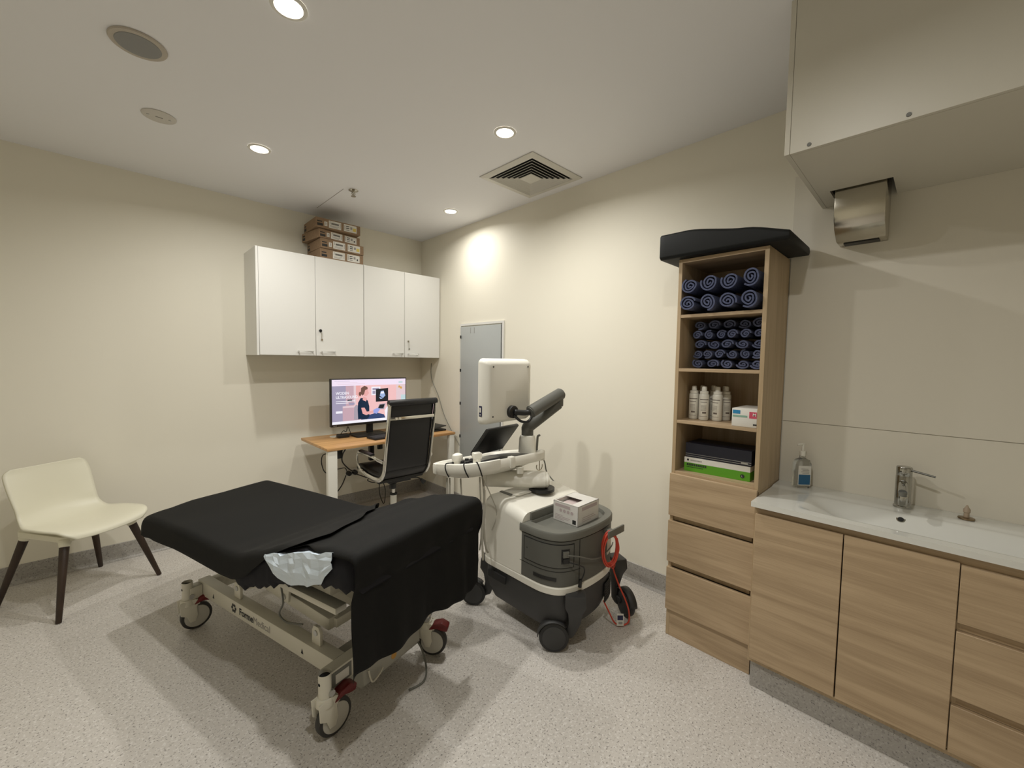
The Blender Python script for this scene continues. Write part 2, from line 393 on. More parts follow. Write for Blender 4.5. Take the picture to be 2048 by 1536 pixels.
def carton(z, h, corner, ang, label, small_white=True, dot=False):
    # narrow cardboard carton; front face toward -y
    wd, dp = .372, .30
    t = thing('carton', label, 'cardboard box', (corner[0], corner[1], z), ang, 'stacked brown cartons')
    b = MB().box(0, wd, 0, dp, 0, h-.002)
    b.build('box', M['cardboard'], t, bevel=.002, seg=1, local=True)
    def lab(name, x0, x1, z0, z1, bits):
        b = MB(); b.box(x0, x1, -.0012, 0, z0*h, z1*h)
        for mi, u0, u1, v0, v1 in bits:
            b.mi = mi; b.box(x0+(x1-x0)*u0, x0+(x1-x0)*u1, -.0018, -.0012, h*(z0+(z1-z0)*v0), h*(z0+(z1-z0)*v1)); b.mi = 0
        return b.build(name, [M['label'], M['ink'], M['inkg'], M['yellow']], t, smooth=False, local=True)
    b = MB(); b.box(.012, .056, -.0012, 0, .18*h, .42*h); b.box(.012, .05, -.0012, 0, .56*h, .66*h); b.build('printed_mark', M['ink'], t, smooth=False, local=True)
    b = MB(); b.box(-.0012, 0, .24, .285, .15*h, .42*h); b.box(-.0012, 0, .245, .28, .55*h, .7*h); b.build('side_mark', M['ink'], t, smooth=False, local=True)
    if small_white: lab('square_label', .068, .092, .24, .66, [(2, .2, .8, .2, .35), (2, .3, .7, .5, .8)])
    bars = [(1, .2+i*.034, .2+i*.034+.02, .5, .75) for i in range(18)]
    lab('barcode_label', .104, .206, .14, .86, bars+[(2, .1, .8, .28, .33), (2, .1, .7, .14, .19), (2, .9, .94, .2, .85), (2, .08, .12, .5, .9)])
    lab('spec_label', .228, .338, .14, .86, [(2, .06, .1, .2, .85), (1, .18, .42, .68, .80), (1, .18, .42, .42, .54), (2, .18, .42, .16, .28), (2, .5, .66, .4, .75)]+
        ([(3, .70, .95, .2, .65)] if dot else [(1, .76, .86, .25, .5)]))
    return t
carton(2.271, .082, (1.276, 3.615), .015, 'brown carton at the bottom of the stack on the wall cabinet', False)
carton(2.354, .082, (1.278, 3.61), .02, 'second brown carton from the bottom of the stack on the wall cabinet', True, True)
carton(2.437, .076, (1.266, 3.615), .12, 'brown carton second from the top, turned askew with its left side showing')
carton(2.514, .082, (1.238, 3.60), -.02, 'topmost brown carton of the stack on the wall cabinet', True, True)

# ------------------------------------------------------------------ electrical panel, wall wires and sockets
def epanel():
    y0, y1, z0, z1 = 2.616, 3.23, .45, 1.785
    t = thing('switchboard_panel', 'tall grey metal switchboard door set in the right wall behind the ultrasound machine', 'electrical panel', (XR, 2.92, z0))
    b = MB(); x = XR-.002
    for a, c, e, g in ((y0, y1, z1-.02, z1), (y0, y0+.02, z0, z1-.02), (y1-.012, y1, z0, z1-.02)): b.box(XR-.012, x, a, c, e, g)
    b.build('frame', M['cab_white'], t, smooth=False)
    MB().box(XR-.018, XR-.003, y0+.03, y1-.014, z0, z1-.03).build('door', M['panelgrey'], t, bevel=.002)
    MB().box(XR-.009, XR-.003, y0+.02, y0+.03, z0, z1-.02).build('door_gap', M['dark'], t)
    for z in (1.66, 1.34, 1.02, .70): MB().box(XR-.024, XR-.018, y1-.026, y1-.012, z-.014, z+.014).build('hinge', M['black'], t)
    for y in (3.06, 3.005): MB().box(XR-.0195, XR-.018, y, y+.005, 1.69, 1.742).build('pencil_mark', M['inkg'], t)
epanel()
def cable(name, label, pts, r, m, cat='cable', k=6, group=None, n=6):
    return tag(MB().tube(pts, r, n, k).build(name, m), label, cat, group)
cable('wall_wire', 'thin loose grey wire draped down the right wall beside the switchboard door',
      [(2.441, 3.74, 1.40), (2.44, 3.73, 1.24), (2.44, 3.60, 1.06), (2.44, 3.50, .88), (2.44, 3.36, .72), (2.44, 3.235, .60), (2.43, 3.19, .50)], .0028, M['grey2'])
t = thing('wall_socket', 'white double power point low on the back wall under the desk', 'power outlet', (1.66, YB, .33))
MB().box(1.60, 1.72, YB-.010, YB-.001, .295, .37).build('plate', M['white'], t, bevel=.003)
for x in (1.63, 1.69): MB().cyl((x, YB-.045, .325), (x, YB-.0105, .325), .022, .024, 14).build('plug', M['black'], t)

# ------------------------------------------------------------------ desk and things on it
DZ = .735
def desk():
    t = thing('desk', 'light oak-topped computer desk with white square legs against the back wall', 'desk', (1.8, 3.56, 0))
    x0, x1, y0, y1 = 1.185, 2.405, 3.255, 3.865
    MB().box(x0, x1, y0, y1, DZ-.022, DZ).build('desktop', M['desk'], t, bevel=.002)
    for x, wl in ((x0+.008, .072), (x1-.062, .055)): MB().box(x, x+wl, y0+.006, y0+.050, .001, DZ-.022).build('leg', M['white'], t, bevel=.002)
    MB().box(x0+.09, x1-.09, y1-.05, y1-.02, DZ-.06, DZ-.022).build('rear_rail', M['white'], t)
    for x in (x0+.25, x1-.29): MB().box(x, x+.04, y1-.30, YB-.001, DZ-.05, DZ-.022).build('wall_bracket', M['white'], t)
desk()
def screen():
    t = thing('computer_monitor', 'wide black computer monitor showing a website banner on the desk', 'monitor', (1.70, 3.60, DZ))
    x0, x1, z0, z1, y = 1.335, 2.052, .846, 1.262, 3.575
    MB().box(x0, x1, y, y+.035, z0, z1).build('housing', M['black'], t, bevel=.004)
    sx0, sx1, sz0, sz1 = x0+.010, x1-.010, z0+.022, z1-.009; W = sx1-sx0; H = sz1-sz0
    cols = [(.93, .80, .95), (.92, .55, .55), (.38, .34, .47), (.95, .93, 1), (.006, .022, .055), (.85, .42, .40), (.16, .08, .06), (.008, .010, .016), (.35, .47, .75), (.35, .40, .80), (.42, .36, .42), (.03, .06, .17), (.80, .62, .66), (.55, .70, .72), (.70, .38, .10), (.60, .40, .46)]
    names = ['sky_white', 'pink', 'lilac_grey', 'white', 'navy_top', 'skin', 'hair', 'black', 'scan_blue', 'glove_blue', 'seat_grey', 'jeans', 'pale_pink', 'teal', 'gold', 'mauve']
    mats = [emat('screen_'+n_, c_, .95) for n_, c_ in zip(names, cols)]
    b = MB()
    def poly(k, pts, lay):
        b.mi = k; yy = y-.0006-lay*.00025
        P = [Vector((sx0+u*W, yy, sz0+v*H)) for u, v in pts]
        b.add(P, [tuple(range(len(P)))])
    def rect(k, u0, u1, v0, v1, lay): poly(k, [(u0, v0), (u1, v0), (u1, v1), (u0, v1)], lay)
    def ell(k, u, v, ru, rv, lay, n=20): poly(k, [(u+ru*math.cos(2*PI*i/n), v+rv*math.sin(2*PI*i/n)) for i in range(n)], lay)
    rect(1, 0, 1, 0, 1, 0); rect(0, 0, 1, .86, 1, 1); rect(3, 0, 1, 0, .06, 1)
    rect(2, 0, .17, .06, .86, 1); rect(15, .17, .27, .06, .86, 1); rect(12, .27, .30, .42, .86, 1); rect(5, .30, .36, .60, .86, 1)
    rect(12, .13, .30, .36, .40, 2); rect(15, .13, .31, .06, .36, 2); rect(12, .86, 1, .30, .86, 1); rect(13, .93, 1, .30, .60, 2)
    for i, v in enumerate((.965, .93, .895)): rect(12 if i else 2, .03+.02*i, .22+.1*i, v, v+.006, 2)
    rect(13, .895, .955, .895, .935, 2)
    poly(14, [(.90, .84), (.93, .80), (.92, .74), (.91, .78), (.885, .78)], 3); ell(14, .935, .775, .012, .03, 3)
    # dark kitchen shelf and captions
    rect(7, .19, .25, .50, .545, 3); rect(2, .21, .28, .42, .47, 3)
    # seated woman
    poly(10, [(.27, .08), (.275, .36), (.30, .42), (.345, .38), (.36, .12), (.34, .06)], 4)
    poly(11, [(.36, .06), (.42, .14), (.58, .20), (.68, .14), (.70, .06)], 5)
    poly(4, [(.325, .08), (.32, .30), (.325, .46), (.36, .57), (.41, .56), (.455, .50), (.475, .36), (.475, .12), (.44, .06)], 6)
    poly(5, [(.395, .60), (.385, .52), (.43, .48), (.445, .56)], 7)
    ell(5, .425, .70, .038, .095, 8); poly(5, [(.455, .72), (.473, .68), (.455, .64)], 8)
    poly(6, [(.385, .62), (.36, .68), (.365, .80), (.41, .85), (.45, .82), (.455, .77), (.42, .75), (.405, .66)], 9); ell(6, .352, .665, .018, .05, 9)
    poly(5, [(.365, .34), (.385, .20), (.43, .16), (.54, .21), (.545, .26), (.44, .24), (.41, .34)], 9)
    poly(9, [(.53, .20), (.53, .27), (.58, .31), (.63, .29), (.60, .22), (.575, .17)], 10)
    # wall chart and ultrasound machine
    rect(3, .505, .63, .62, .82, 3); rect(2, .52, .61, .74, .79, 4); rect(2, .52, .56, .65, .72, 4)
    poly(7, [(.565, .46), (.565, .76), (.74, .78), (.74, .46)], 5)
    poly(8, [(.635, .71), (.675, .72), (.70, .60), (.665, .54), (.62, .60)], 6); poly(3, [(.635, .69), (.675, .70), (.68, .65), (.63, .65)], 7)
    poly(8, [(.61, .57), (.65, .55), (.66, .53), (.63, .52)], 6)
    poly(10, [(.585, .28), (.615, .40), (.705, .41), (.68, .27)], 6); poly(7, [(.595, .30), (.62, .385), (.69, .39), (.67, .29)], 7)
    poly(3, [(.69, .24), (.76, .42), (.80, .06), (.70, .06)], 5)
    b.mi = 3; scr = b.build('screen', mats, t, smooth=False)
    wm = mats[3]
    def tx(s_, u, v, sz): text('screen_text', s_, sz, wm, scr, (sx0+u*W, y-.0045, sz0+v*H), (1, 0, 0), (0, 0, 1), depth=.0001, bold=.0006, sx=.86)
    tx('WODEN', .045, .665, .034); tx('ULTRASOUND', .045, .575, .034)
    bb = MB()
    for v, u1 in ((.505, .285), (.465, .20)): bb.box(sx0+.045*W, sx0+u1*W, y-.0045, y-.004, sz0+v*H, sz0+(v+.014)*H)
    bb.box(sx0+.045*W, sx0+.125*W, y-.0045, y-.004, sz0+.245*H, sz0+.295*H); bb.build('screen_caption', wm, scr, smooth=False)
    MB().box(x0+.02, x0+.05, y-.0006, y, z0+.008, z0+.012).build('bezel_mark', M['inkg'], t)
    b = MB().box(1.67, 1.73, y+.036, y+.06, .76, 1.05); b.build('stand_neck', M['black'], t, bevel=.004)
    MB().prism(rrect(1.70, 3.64, .15, .10, .02), DZ+.0005, DZ+.016).build('stand_base', M['black'], t, bevel=.003)
screen()
def keyboard():
    t = thing('keyboard', 'slim black computer keyboard on the desk in front of the monitor', 'keyboard', (1.82, 3.43, DZ), .10)
    MB().box(-.21, .21, -.07, .07, .0005, .016).build('case', M['black'], t, bevel=.004, local=True)
    b = MB(); km = mat('keycap', (.05, .05, .052), .5)
    for r in range(5):
        for c in range(20): b.box(-.20+c*.02+.0015, -.20+c*.02+.0185, -.06+r*.024+.002, -.06+r*.024+.022, .016, .0205)
    o = b.build('keys', km, t, smooth=False, local=True)
keyboard()
tag(MB().lathe([(.045, 0), (.046, .002), (.044, .0045), (.02, .005)], (1.43, 3.73, DZ+.0005), 28).build('coaster', M['white']), 'round white disc lying on the left of the oak desk', 'coaster')
t = thing('webcam', 'small black gadget with thin wires on the desk at the foot of the monitor', 'gadget', (1.50, 3.70, DZ))
b = MB(); b.prism(rrect(1.47, 3.66, .05, .035, .015), DZ+.0005, DZ+.03); b.build('body', M['black'], t, bevel=.006)
MB().tube([(1.45, 3.66, DZ+.03), (1.47, 3.65, DZ+.06), (1.50, 3.66, DZ+.05), (1.52, 3.67, DZ+.09), (1.55, 3.68, DZ+.02)], .003, 6, 5).build('wire', M['black'], t)
t = thing('computer_mouse', 'small white computer mouse on the desk behind the keyboard', 'mouse', (1.91, 3.63, DZ))
MB().lathe([(.018, .0), (.03, .002), (.031, .012), (.024, .024), (.008, .03)], (1.91, 3.63, DZ+.0005), 20, 1.5, 1).build('shell', M['white'], t)
t = thing('laptop', 'closed black laptop on the right end of the desk behind the office chair', 'laptop', (2.25, 3.53, DZ))
MB().prism(rrect(2.27, 3.53, .12, .15, .012), DZ+.0005, DZ+.016).build('base', M['black'], t, bevel=.003)
L_ = Matrix.Rotation(math.radians(-7), 3, 'Y')
MB().cbox((2.268, 3.53, DZ+.034), (.24, .30, .008), 0, L_).build('lid', M['black'], t, bevel=.003)
# leads, adapters and power strip under the desk
t = thing('power_strip', 'dark grey multi-outlet power strip fixed under the left of the desktop', 'power strip', (1.50, 3.52, .68))
MB().box(1.40, 1.66, 3.50, 3.55, .665, .7125).build('body', M['char'], t, bevel=.004)
for i in range(6): MB().box(1.475+i*.028, 1.493+i*.028, 3.4985, 3.50, .678, .692).build('socket', M['inkg'], t)
tag(MB().box(1.325, 1.38, 3.44, 3.475, .60, .7125).build('power_adapter', M['black'], bevel=.006), 'black power adapter brick under the desk beside its left leg', 'power adapter', 'adapters under the desk')
tag(MB().box(1.60, 1.64, 3.40, 3.44, .55, .7125).build('power_adapter', M['black'], bevel=.006), 'tall black adapter under the desk left of the office chair', 'power adapter', 'adapters under the desk')
tag(MB().box(1.715, 1.76, 3.48, 3.51, .62, .7125).build('power_adapter', M['black'], bevel=.006), 'small black adapter under the desk nearest the office chair back', 'power adapter', 'adapters under the desk')
cb = M['black']
cable('power_lead', 'black lead looping out left of the front desk leg, then to the wall socket', [(1.34, 3.55, .44), (1.27, 3.54, .48), (1.248, 3.55, .545), (1.247, 3.55, .60), (1.262, 3.55, .628), (1.30, 3.55, .63), (1.335, 3.56, .59), (1.37, 3.58, .52), (1.40, 3.66, .46), (1.48, 3.76, .43), (1.57, 3.86, .40), (1.60, 3.88, .335)], .004, cb)
cable('power_lead', 'black lead hanging in a long loop from power strip', [(1.42, 3.52, .665), (1.37, 3.56, .58), (1.33, 3.60, .46), (1.335, 3.64, .30), (1.40, 3.70, .22), (1.50, 3.78, .26), (1.58, 3.87, .325)], .005, cb)
cable('power_lead', 'black lead from the power strip down to the right plug', [(1.44, 3.52, .665), (1.42, 3.55, .60), (1.45, 3.62, .52), (1.58, 3.78, .40), (1.69, 3.885, .335)], .006, cb)
bd = MB(); c0 = Vector((1.80, 3.60, .315))
bd.tube([(1.69, 3.885, .315), (1.74, 3.75, .30), (1.80, 3.60, .30)], .005, 6, 6)
for a, L1 in ((.35, .16), (-.25, .17), (PI*.72, .15), (-PI*.48, .24), (PI-.1, .14)):
    d = Vector((math.cos(a), -.1, math.sin(a))); q = Vector((-math.sin(a), 0, math.cos(a)))
    bd.tube([c0, c0+d*L1*.5+q*.03, c0+d*L1, c0+d*L1*.5-q*.03], .004, 6, 6, closed=True)
tag(bd.build('power_lead', cb), 'black lead bundled in a bow of loops under the desk', 'cable')
cable('power_lead', 'thin black lead hanging under the right end of the desk', [(2.12, 3.40, .706), (2.15, 3.34, .64), (2.14, 3.33, .56), (2.08, 3.36, .50), (2.10, 3.40, .44)], .005, cb)

# ------------------------------------------------------------------ office chair
def office_chair():
    cx, cy = 1.725, 3.22
    t = thing('office_chair', 'black leather high-back office chair with chrome rails, back turned, at the desk', 'office chair', (cx, cy, 0))
    hw = .205
    # side profile of the sling (y relative, z): from top of back to front of seat
    P = [(-.315, 1.105), (-.30, 1.00), (-.275, .86), (-.25, .72), (-.232, .62), (-.21, .54), (-.16, .485), (-.08, .465), (.08, .468), (.18, .485), (.235, .48), (.25, .455)]
    pr = catmull([Vector((0, a, b)) for a, b in P], 5)
    def rail(sx):
        return MB().tube([(cx+sx*hw, cy+p.y-.012, p.z-.006) for p in pr[:-6]], .017, 10, flat=(.62, 1.2), up=(1, 0, 0)).build('side_rail', M['chrome'], t)
    rail(-1); rail(1)
    def sling(name, sub, off, th):
        g = []
        for p in sub:
            g.append([Vector((cx+u*(hw-.012), cy+p.y+off+.012*(1-u*u)*-.4, p.z+off*.6)) for u in [i/8-1 for i in range(17)]])
        return MB().grid(g).build(name, M['leather'], t, solid=th, soff=0)
    ib = next(i for i, p in enumerate(pr) if p.z < .55)
    sling('backrest', pr[:ib+2], .012, .035)
    sling('seat', pr[ib:], .02, .065)
    MB().cyl((cx-hw-.012, cy-.325, 1.10), (cx+hw+.012, cy-.325, 1.10), .026, n=16).build('head_roll', M['leather'], t, bevel=.006)
    MB().cyl((cx-hw-.018, cy-.335, 1.085), (cx-hw-.008, cy-.335, 1.085), .012, n=12).build('roll_cap', M['chrome'], t)
    b = MB().box(cx-hw, cx+hw, cy-.325, cy-.313, .965, .99); b.build('cross_bar', M['chrome'], t, bevel=.003)
    for x in (cx-.15, cx-.12): MB().cyl((x, cy-.332, .978), (x, cy-.325, .978), .01, n=10).build('bolt', M['chrome'], t)
    for sx in (-1, 1):
        x = cx+sx*(hw+.018)
        arm = MB().tube([(x, cy-.245, .63), (x+sx*.02, cy-.20, .645), (x+sx*.03, cy-.14, .660), (x+sx*.03, cy+.06, .663), (x+sx*.03, cy+.15, .64), (x+sx*.02, cy+.17, .56), (x, cy+.15, .49)], .012, 8, 6, flat=(.6, 1.2), up=(1, 0, 0)).build('armrest', M['chrome'], t)
        MB().tube([(x+sx*.03, cy-.13, .674), (x+sx*.03, cy-.03, .678), (x+sx*.03, cy+.08, .675)], .018, 8, 4, flat=(1.2, .6), up=(1, 0, 0)).build('arm_pad', M['leather'], arm)
    b = MB().box(cx-.10, cx+.10, cy-.12, cy+.12, .405, .44); b.box(cx-hw, cx+hw, cy-.14, cy-.10, .43, .455); b.box(cx-hw, cx+hw, cy+.09, cy+.13, .43, .455)
    b.cyl((cx-.06, cy-.10, .36), (cx-.06, cy-.10, .405), .028); b.cyl((cx, cy, .37), (cx, cy, .41), .032); b.build('tilt_mechanism', M['black'], t, bevel=.004)
    lv = MB().tube([(cx+.09, cy-.08, .415), (cx+.17, cy-.10, .41), (cx+.21, cy-.11, .385)], .006, 6, 4); lv.cyl((cx+.205, cy-.108, .388), (cx+.235, cy-.115, .358), .013, .02); lv.build('tilt_lever', M['black'], t, bevel=.003)
    MB().cyl((cx, cy, .28), (cx, cy, .37), .016).build('gas_piston', M['chrome'], t)
    MB().cyl((cx, cy, .10), (cx, cy, .275), .027).build('column', M['white'], t)
    MB().cyl((cx, cy, .272), (cx, cy, .285), .031).build('column_collar', M['black'], t)
    for k in range(5):
        a = 2*PI*k/5+2.45; d = Vector((math.cos(a), math.sin(a), 0)); c = Vector((cx, cy, 0))
        lg = MB().tube([c+d*.02+Vector((0, 0, .115)), c+d*.16+Vector((0, 0, .10)), c+d*.30+Vector((0, 0, .078))], .022, 8, 3, flat=(1, .6), up=(0, 0, 1)).build('leg', M['chrome'], t)
        w_ = MB(); q = Vector((-d.y, d.x, 0))
        for s_ in (-1, 1): w_.cyl(c+d*.29+q*s_*.012+Vector((0, 0, .0275)), c+d*.29+q*s_*.026+Vector((0, 0, .0275)), .027, n=16)
        w_.cyl(c+d*.29+Vector((0, 0, .03)), c+d*.29+Vector((0, 0, .075)), .01); w_.build('castor', M['black'], lg)
office_chair()

# ------------------------------------------------------------------ white visitor chair
def visitor_chair():
    f = Vector((.56, -.83, 0)).normalized(); wv = Vector((-f.y, f.x, 0)); ang = math.atan2(f.y, f.x)
    t = thing('visitor_chair', 'low cream plastic shell chair with four dark wooden legs by the back wall', 'chair', (-.16, 3.565, 0), ang)
    # local: +x = facing direction, y = width (left of facing)
    prof = [(.245, .415, .17), (.235, .438, .21), (.18, .447, .228), (.08, .445, .232), (-.04, .442, .222), (-.12, .452, .208), (-.175, .49, .196), (-.200, .54, .193), (-.215, .61, .197), (-.230, .69, .200), (-.240, .745, .193), (-.243, .770, .162)]
    P = catmull([Vector(p) for p in prof], 4); g = []
    for i, p in enumerate(P):
        row = []
        v = i/(len(P)-1)
        for j in range(21):
            u = j/10-1; y = p.z*math.copysign(abs(u)**.95, u)
            seat = max(0, min(1, (p.x+.20)/.2))
            dish = .022*u*u*seat*(1 if v > .15 else v/.15); wrap = .045*u*u*(1-seat)*max(0, min(1, (.9-v)/.25))
            row.append(Vector((p.x+wrap, y, p.y+dish-.012*seat*(1-u*u))))
        g.append(row)
    MB().grid(g).build('shell', M['cream2'], t, solid=.011, local=True)
    b = MB()
    feet = [(.255, -.265), (.255, .255), (-.245, -.245), (-.235, .25)]
    for fx, fy in feet:
        tx, ty = fx*.62, fy*.62; b.cyl((tx, ty, .405), (tx+(fx-tx)*.10, ty+(fy-ty)*.10, .368), .028, .023)
    b.prism(rrect(0, 0, .185, .185, .03), .393, .425)
    b.build('under_frame', M['cream2'], t, local=True, bevel=.003)
    for fx, fy in feet:
        tx, ty = fx*.62, fy*.62; q0 = Vector((tx+(fx-tx)*.08, ty+(fy-ty)*.08, .378))
        MB().cyl(q0, (fx, fy, .001), .0215, .0125, 16).build('leg', M['legwood'], t, local=True, bevel=.002)
visitor_chair()

# ------------------------------------------------------------------ examination couch
CO = Vector((.66, 2.19)); CU = Vector((-.26, .966)).normalized(); CV = Vector((CU.y, -CU.x))
CANG = math.atan2(CV.y, CV.x)
def W(s, t, z): q = CO+CU*s+CV*t; return Vector((q.x, q.y, z))
ZT = [(.95, .588), (.7, .592), (.3, .598), (.0, .597), (-.10, .604), (-.25, .652), (-.45, .722), (-.60, .768), (-.72, .792), (-.88, .802)]
def ztop(s): return interp(s, ZT)
def WS(s, t, z):
    k = max(0, min(1, (s-.25)/.65)); return W(s+.115*min(0, t-.30)*k*k, t, z)
def couch():
    t = thing('examination_couch', 'height-adjustable examination couch on cream steel base with four braked castors', 'examination couch', (CO.x, CO.y, 0), CANG)
    def cush(name, s0, s1, th, n=10, inset=0):
        rings = []
        for i in range(n+1):
            s = s0+(s1-s0)*i/n; z = ztop(s)-.012
            zl = -.03*max(0, min(1, (s-.45)/.45)); rings.append([WS(s, a, z+d+(zl if a < -.2 else 0)) for a, d in ((-.325, -th+.02), (-.305, -th), (.305, -th), (.325, -th+.02), (.33, -.02), (.31, 0), (-.31, 0), (-.33, -.02))])
        MB().loft(rings).build(name, M['soft'], t)
    cush('backrest_cushion', .90, -.085, .075); cush('seat_cushion', -.115, -.82, .115)
    m = M['cream']
    def sbox(name, s0, s1, t0, t1, z0, z1, mm=None, par=t, bev=.003):
        return MB().obox(W(s0, t0, z0), W(s1, t0, z0)-W(s0, t0, z0), W(s0, t1, z0)-W(s0, t0, z0), (0, 0, z1-z0)).build(name, mm or m, par, bevel=bev)
    sbm = sbox('side_beam', -.539, .60, -.205, -.150, .165, .240)
    sbox('side_beam', -.539, .60, .150, .205, .165, .240)
    foot = sbox('cross_beam', -.592, -.540, -.262, .262, .165, .240)
    sbox('cross_beam', .545, .598, -.262, -.206, .165, .23); sbox('cross_beam', .545, .598, .206, .262, .165, .23); sbox('cross_beam', .545, .598, -.149, .149, .165, .23)
    lb = sbox('rating_plate', -.5935, -.5925, -.250, -.160, .172, .232, M['grey2'], foot, 0)
    sbox('plate_sticker', -.5947, -.5937, -.233, -.173, .182, .218, M['label'], foot, 0)
    # lettering on the long beam (faces the camera side, -t)
    fn = -CV; xd = Vector((-CU.x, -CU.y, 0))
    def bt(body, s, z, size, bold, m_): text('lettering', body, size, m_, sbm, W(s, -.2058, z), xd, (0, 0, 1), depth=.0003, bold=bold)
    bt('Forme', .175, .188, .047, .0012, M['ink']); bt('Medical', .05, .188, .047, -.0002, M['inkg'])
    b = MB(); c = W(.225, -.2058, .203)
    for k in range(6):
        a = 2*PI*k/6; o = c+(xd*math.cos(a)+Vector((0, 0, 1))*math.sin(a))*.016
        b.cyl(o, o+Vector((fn.x, fn.y, 0))*.0006, .0075, n=10)
    b.build('emblem', M['ink'], sbm)
    for s in (.43, -.335):
        p = W(s, -.2058, .188); f3 = Vector((fn.x, fn.y, 0))*.0006
        MB().extr([p-xd*.008, p+xd*.008, p+Vector((0, 0, .022))], f3).build('arrow_mark', M['ink'], sbm, smooth=False)
    # corner posts and castors
    def castor(s, tt, yaw, locked):
        b = MB(); base = W(s, tt, 0)
        po = MB().cyl(base+Vector((0, 0, .168)), base+Vector((0, 0, .262)), .0235, n=20, cap=False)
        po.cyl(base+Vector((0, 0, .168)), base+Vector((0, 0, .255)), .0205, n=20, cap=False)
        po = po.build('corner_post', m, t, ang=60)
        MB().cyl(base+Vector((0, 0, .246)), base+Vector((0, 0, .248)), .0205, n=20).build('post_plug', M['dark'], po)
        d = Vector((math.cos(yaw), math.sin(yaw), 0)); q = Vector((-d.y, d.x, 0)); R = .0685
        ctr = base+d*.035+Vector((0, 0, R+.001))
        prof = [(-.5, .165), (.26, .168), (.52, .150), (.30, .125), (.35, .08), (.25, .05), (-.02, .05), (-.16, .085), (-.45, .10)]
        for sg in (-1, 1):
            b.extr([base+d*(a*.09+.005)+q*sg*.021+Vector((0, 0, z)) for a, z in prof], q*sg*.007)
        b.cyl(base+Vector((0, 0, .14)), base+Vector((0, 0, .172)), .034, .030, 20)
        b.cbox(base+d*.01+Vector((0, 0, .148)), (.075, .05, .03), yaw)
        fk = b.build('castor_fork', m, po, bevel=.002)
        MB().cyl(ctr-q*.016, ctr+q*.016, R, n=36).build('castor_tyre', M['rubber'], po, bevel=.005)
        MB().cyl(ctr-q*.019, ctr+q*.019, R*.80, n=36).build('castor_hub', mat('castor_hub_cream', (.50, .48, .42), .45), po, bevel=.002)
        z_ = .168
        qc = -q if (-q).dot(-base) > 0 else q
        pp = [(.020, .138), (.045, .170), (.085, .178), (.118, .160), (.112, .134), (.085, .138), (.06, .146)]
        MB().extr([base+d*i+qc*.034+Vector((0, 0, z)) for i, z in pp], -qc*.046).build('brake_pedal', M['red'], po, bevel=.006)
        MB().cyl(base+d*.012-q*.03+Vector((0, 0, .186)), base+d*.012+q*.03+Vector((0, 0, .186)), .012, n=12).build('pivot_bolt', M['alu'], po)
        hn = W(s, tt, .228)-CV.to_3d()*.0232
        MB().cyl(hn, hn-CV.to_3d()*.001, .006, n=10).build('post_hole', M['dark'], po)
    castor(.57, -.265, .12, 1); castor(-.595, -.280, .22, 1); castor(-.60, .265, -.85, 1); castor(.57, .265, .4, 1)
    # lift linkage
    for s in (.235, -.40):
        for tt in (-.185, .155):
            lg = MB().extr([W(s-.028, tt, .24), W(s+.028, tt, .24), W(s+.028, tt, .295), W(s+.016, tt, .318), W(s-.016, tt, .318), W(s-.028, tt, .295)], CV.to_3d()*.014).build('pivot_lug', m, t, bevel=.002)
            MB().cyl(W(s, tt-.004, .29), W(s, tt, .29), .012, n=14).build('bolt', M['alu'], lg)
    def bar(name, p0, p1, w_, h_):
        d = p1-p0; L = d.length; d.normalize(); side = CV.to_3d(); up = side.cross(d)
        return MB().obox(p0-side*w_/2-up*h_/2, d*L, side*w_, up*h_).build(name, m, t, bevel=.004)
    bar('lift_arm', W(.235, -.12, .29), W(-.12, -.12, .44), .05, .05); bar('lift_arm', W(.235, .12, .29), W(-.12, .12, .44), .05, .05)
    bar('lift_arm', W(-.40, -.10, .29), W(.12, -.10, .33), .05, .055); bar('lift_arm', W(-.40, .10, .29), W(.12, .10, .33), .05, .055)
    sbox('torque_bar', .215, .255, -.12, .12, .27, .31); sbox('torque_bar', -.42, -.38, -.10, .10, .27, .31)
    up = MB().extr([W(-.18, -.16, .50), W(.30, -.16, .50), W(.30, -.16, .46), W(.22, -.16, .42), W(-.02, -.16, .41), W(-.10, -.16, .33), W(-.16, -.16, .33)], CV.to_3d()*.012).build('side_plate', m, t, bevel=.002)
    MB().extr([W(-.18, .15, .50), W(.30, .15, .50), W(.30, .15, .46), W(.22, .15, .42), W(-.02, .15, .41), W(-.10, .15, .33), W(-.16, .15, .33)], CV.to_3d()*.012).build('side_plate', m, t, bevel=.002)
    for s, z in ((.24, .455), (-.13, .35)): MB().cyl(W(s, -.167, z), W(s, -.16, z), .014, n=14).build('bolt', M['alu'], up)
    sbox('actuator', -.30, .15, -.045, .045, .345, .41)
    sbox('seat_frame', -.62, -.12, -.25, -.20, .475, .50); sbox('seat_frame', -.62, -.12, .20, .25, .475, .50)
    sbox('upper_frame', -.18, .55, -.25, -.20, .485, .51); sbox('upper_frame', -.18, .55, .20, .25, .485, .51)
    cx = MB().extr([W(-.585, -.11, .072), W(-.605, -.11, .09), W(-.600, -.11, .162), W(-.40, -.11, .162), W(-.40, -.11, .072)], CV.to_3d()*.33).build('control_box', mat('control_box_grey', (.42, .41, .36), .5), t, bevel=.006)
    MB().cyl(W(-.6045, .055, .122), W(-.602, .055, .122), .015, n=16).build('status_sticker', M['orangedot'], cx)
    MB().tube([W(-.61, -.09, .15), W(-.62, -.08, .10), W(-.625, -.05, .11), W(-.615, -.02, .12)], .004, 6, 5).build('hose', m, cx)
    MB().tube([W(-.16, -.19, .42), W(-.19, -.20, .36), W(-.16, -.20, .30), W(-.20, -.19, .27), W(-.30, -.18, .29)], .004, 6, 5).build('hose', M['grey2'], t)
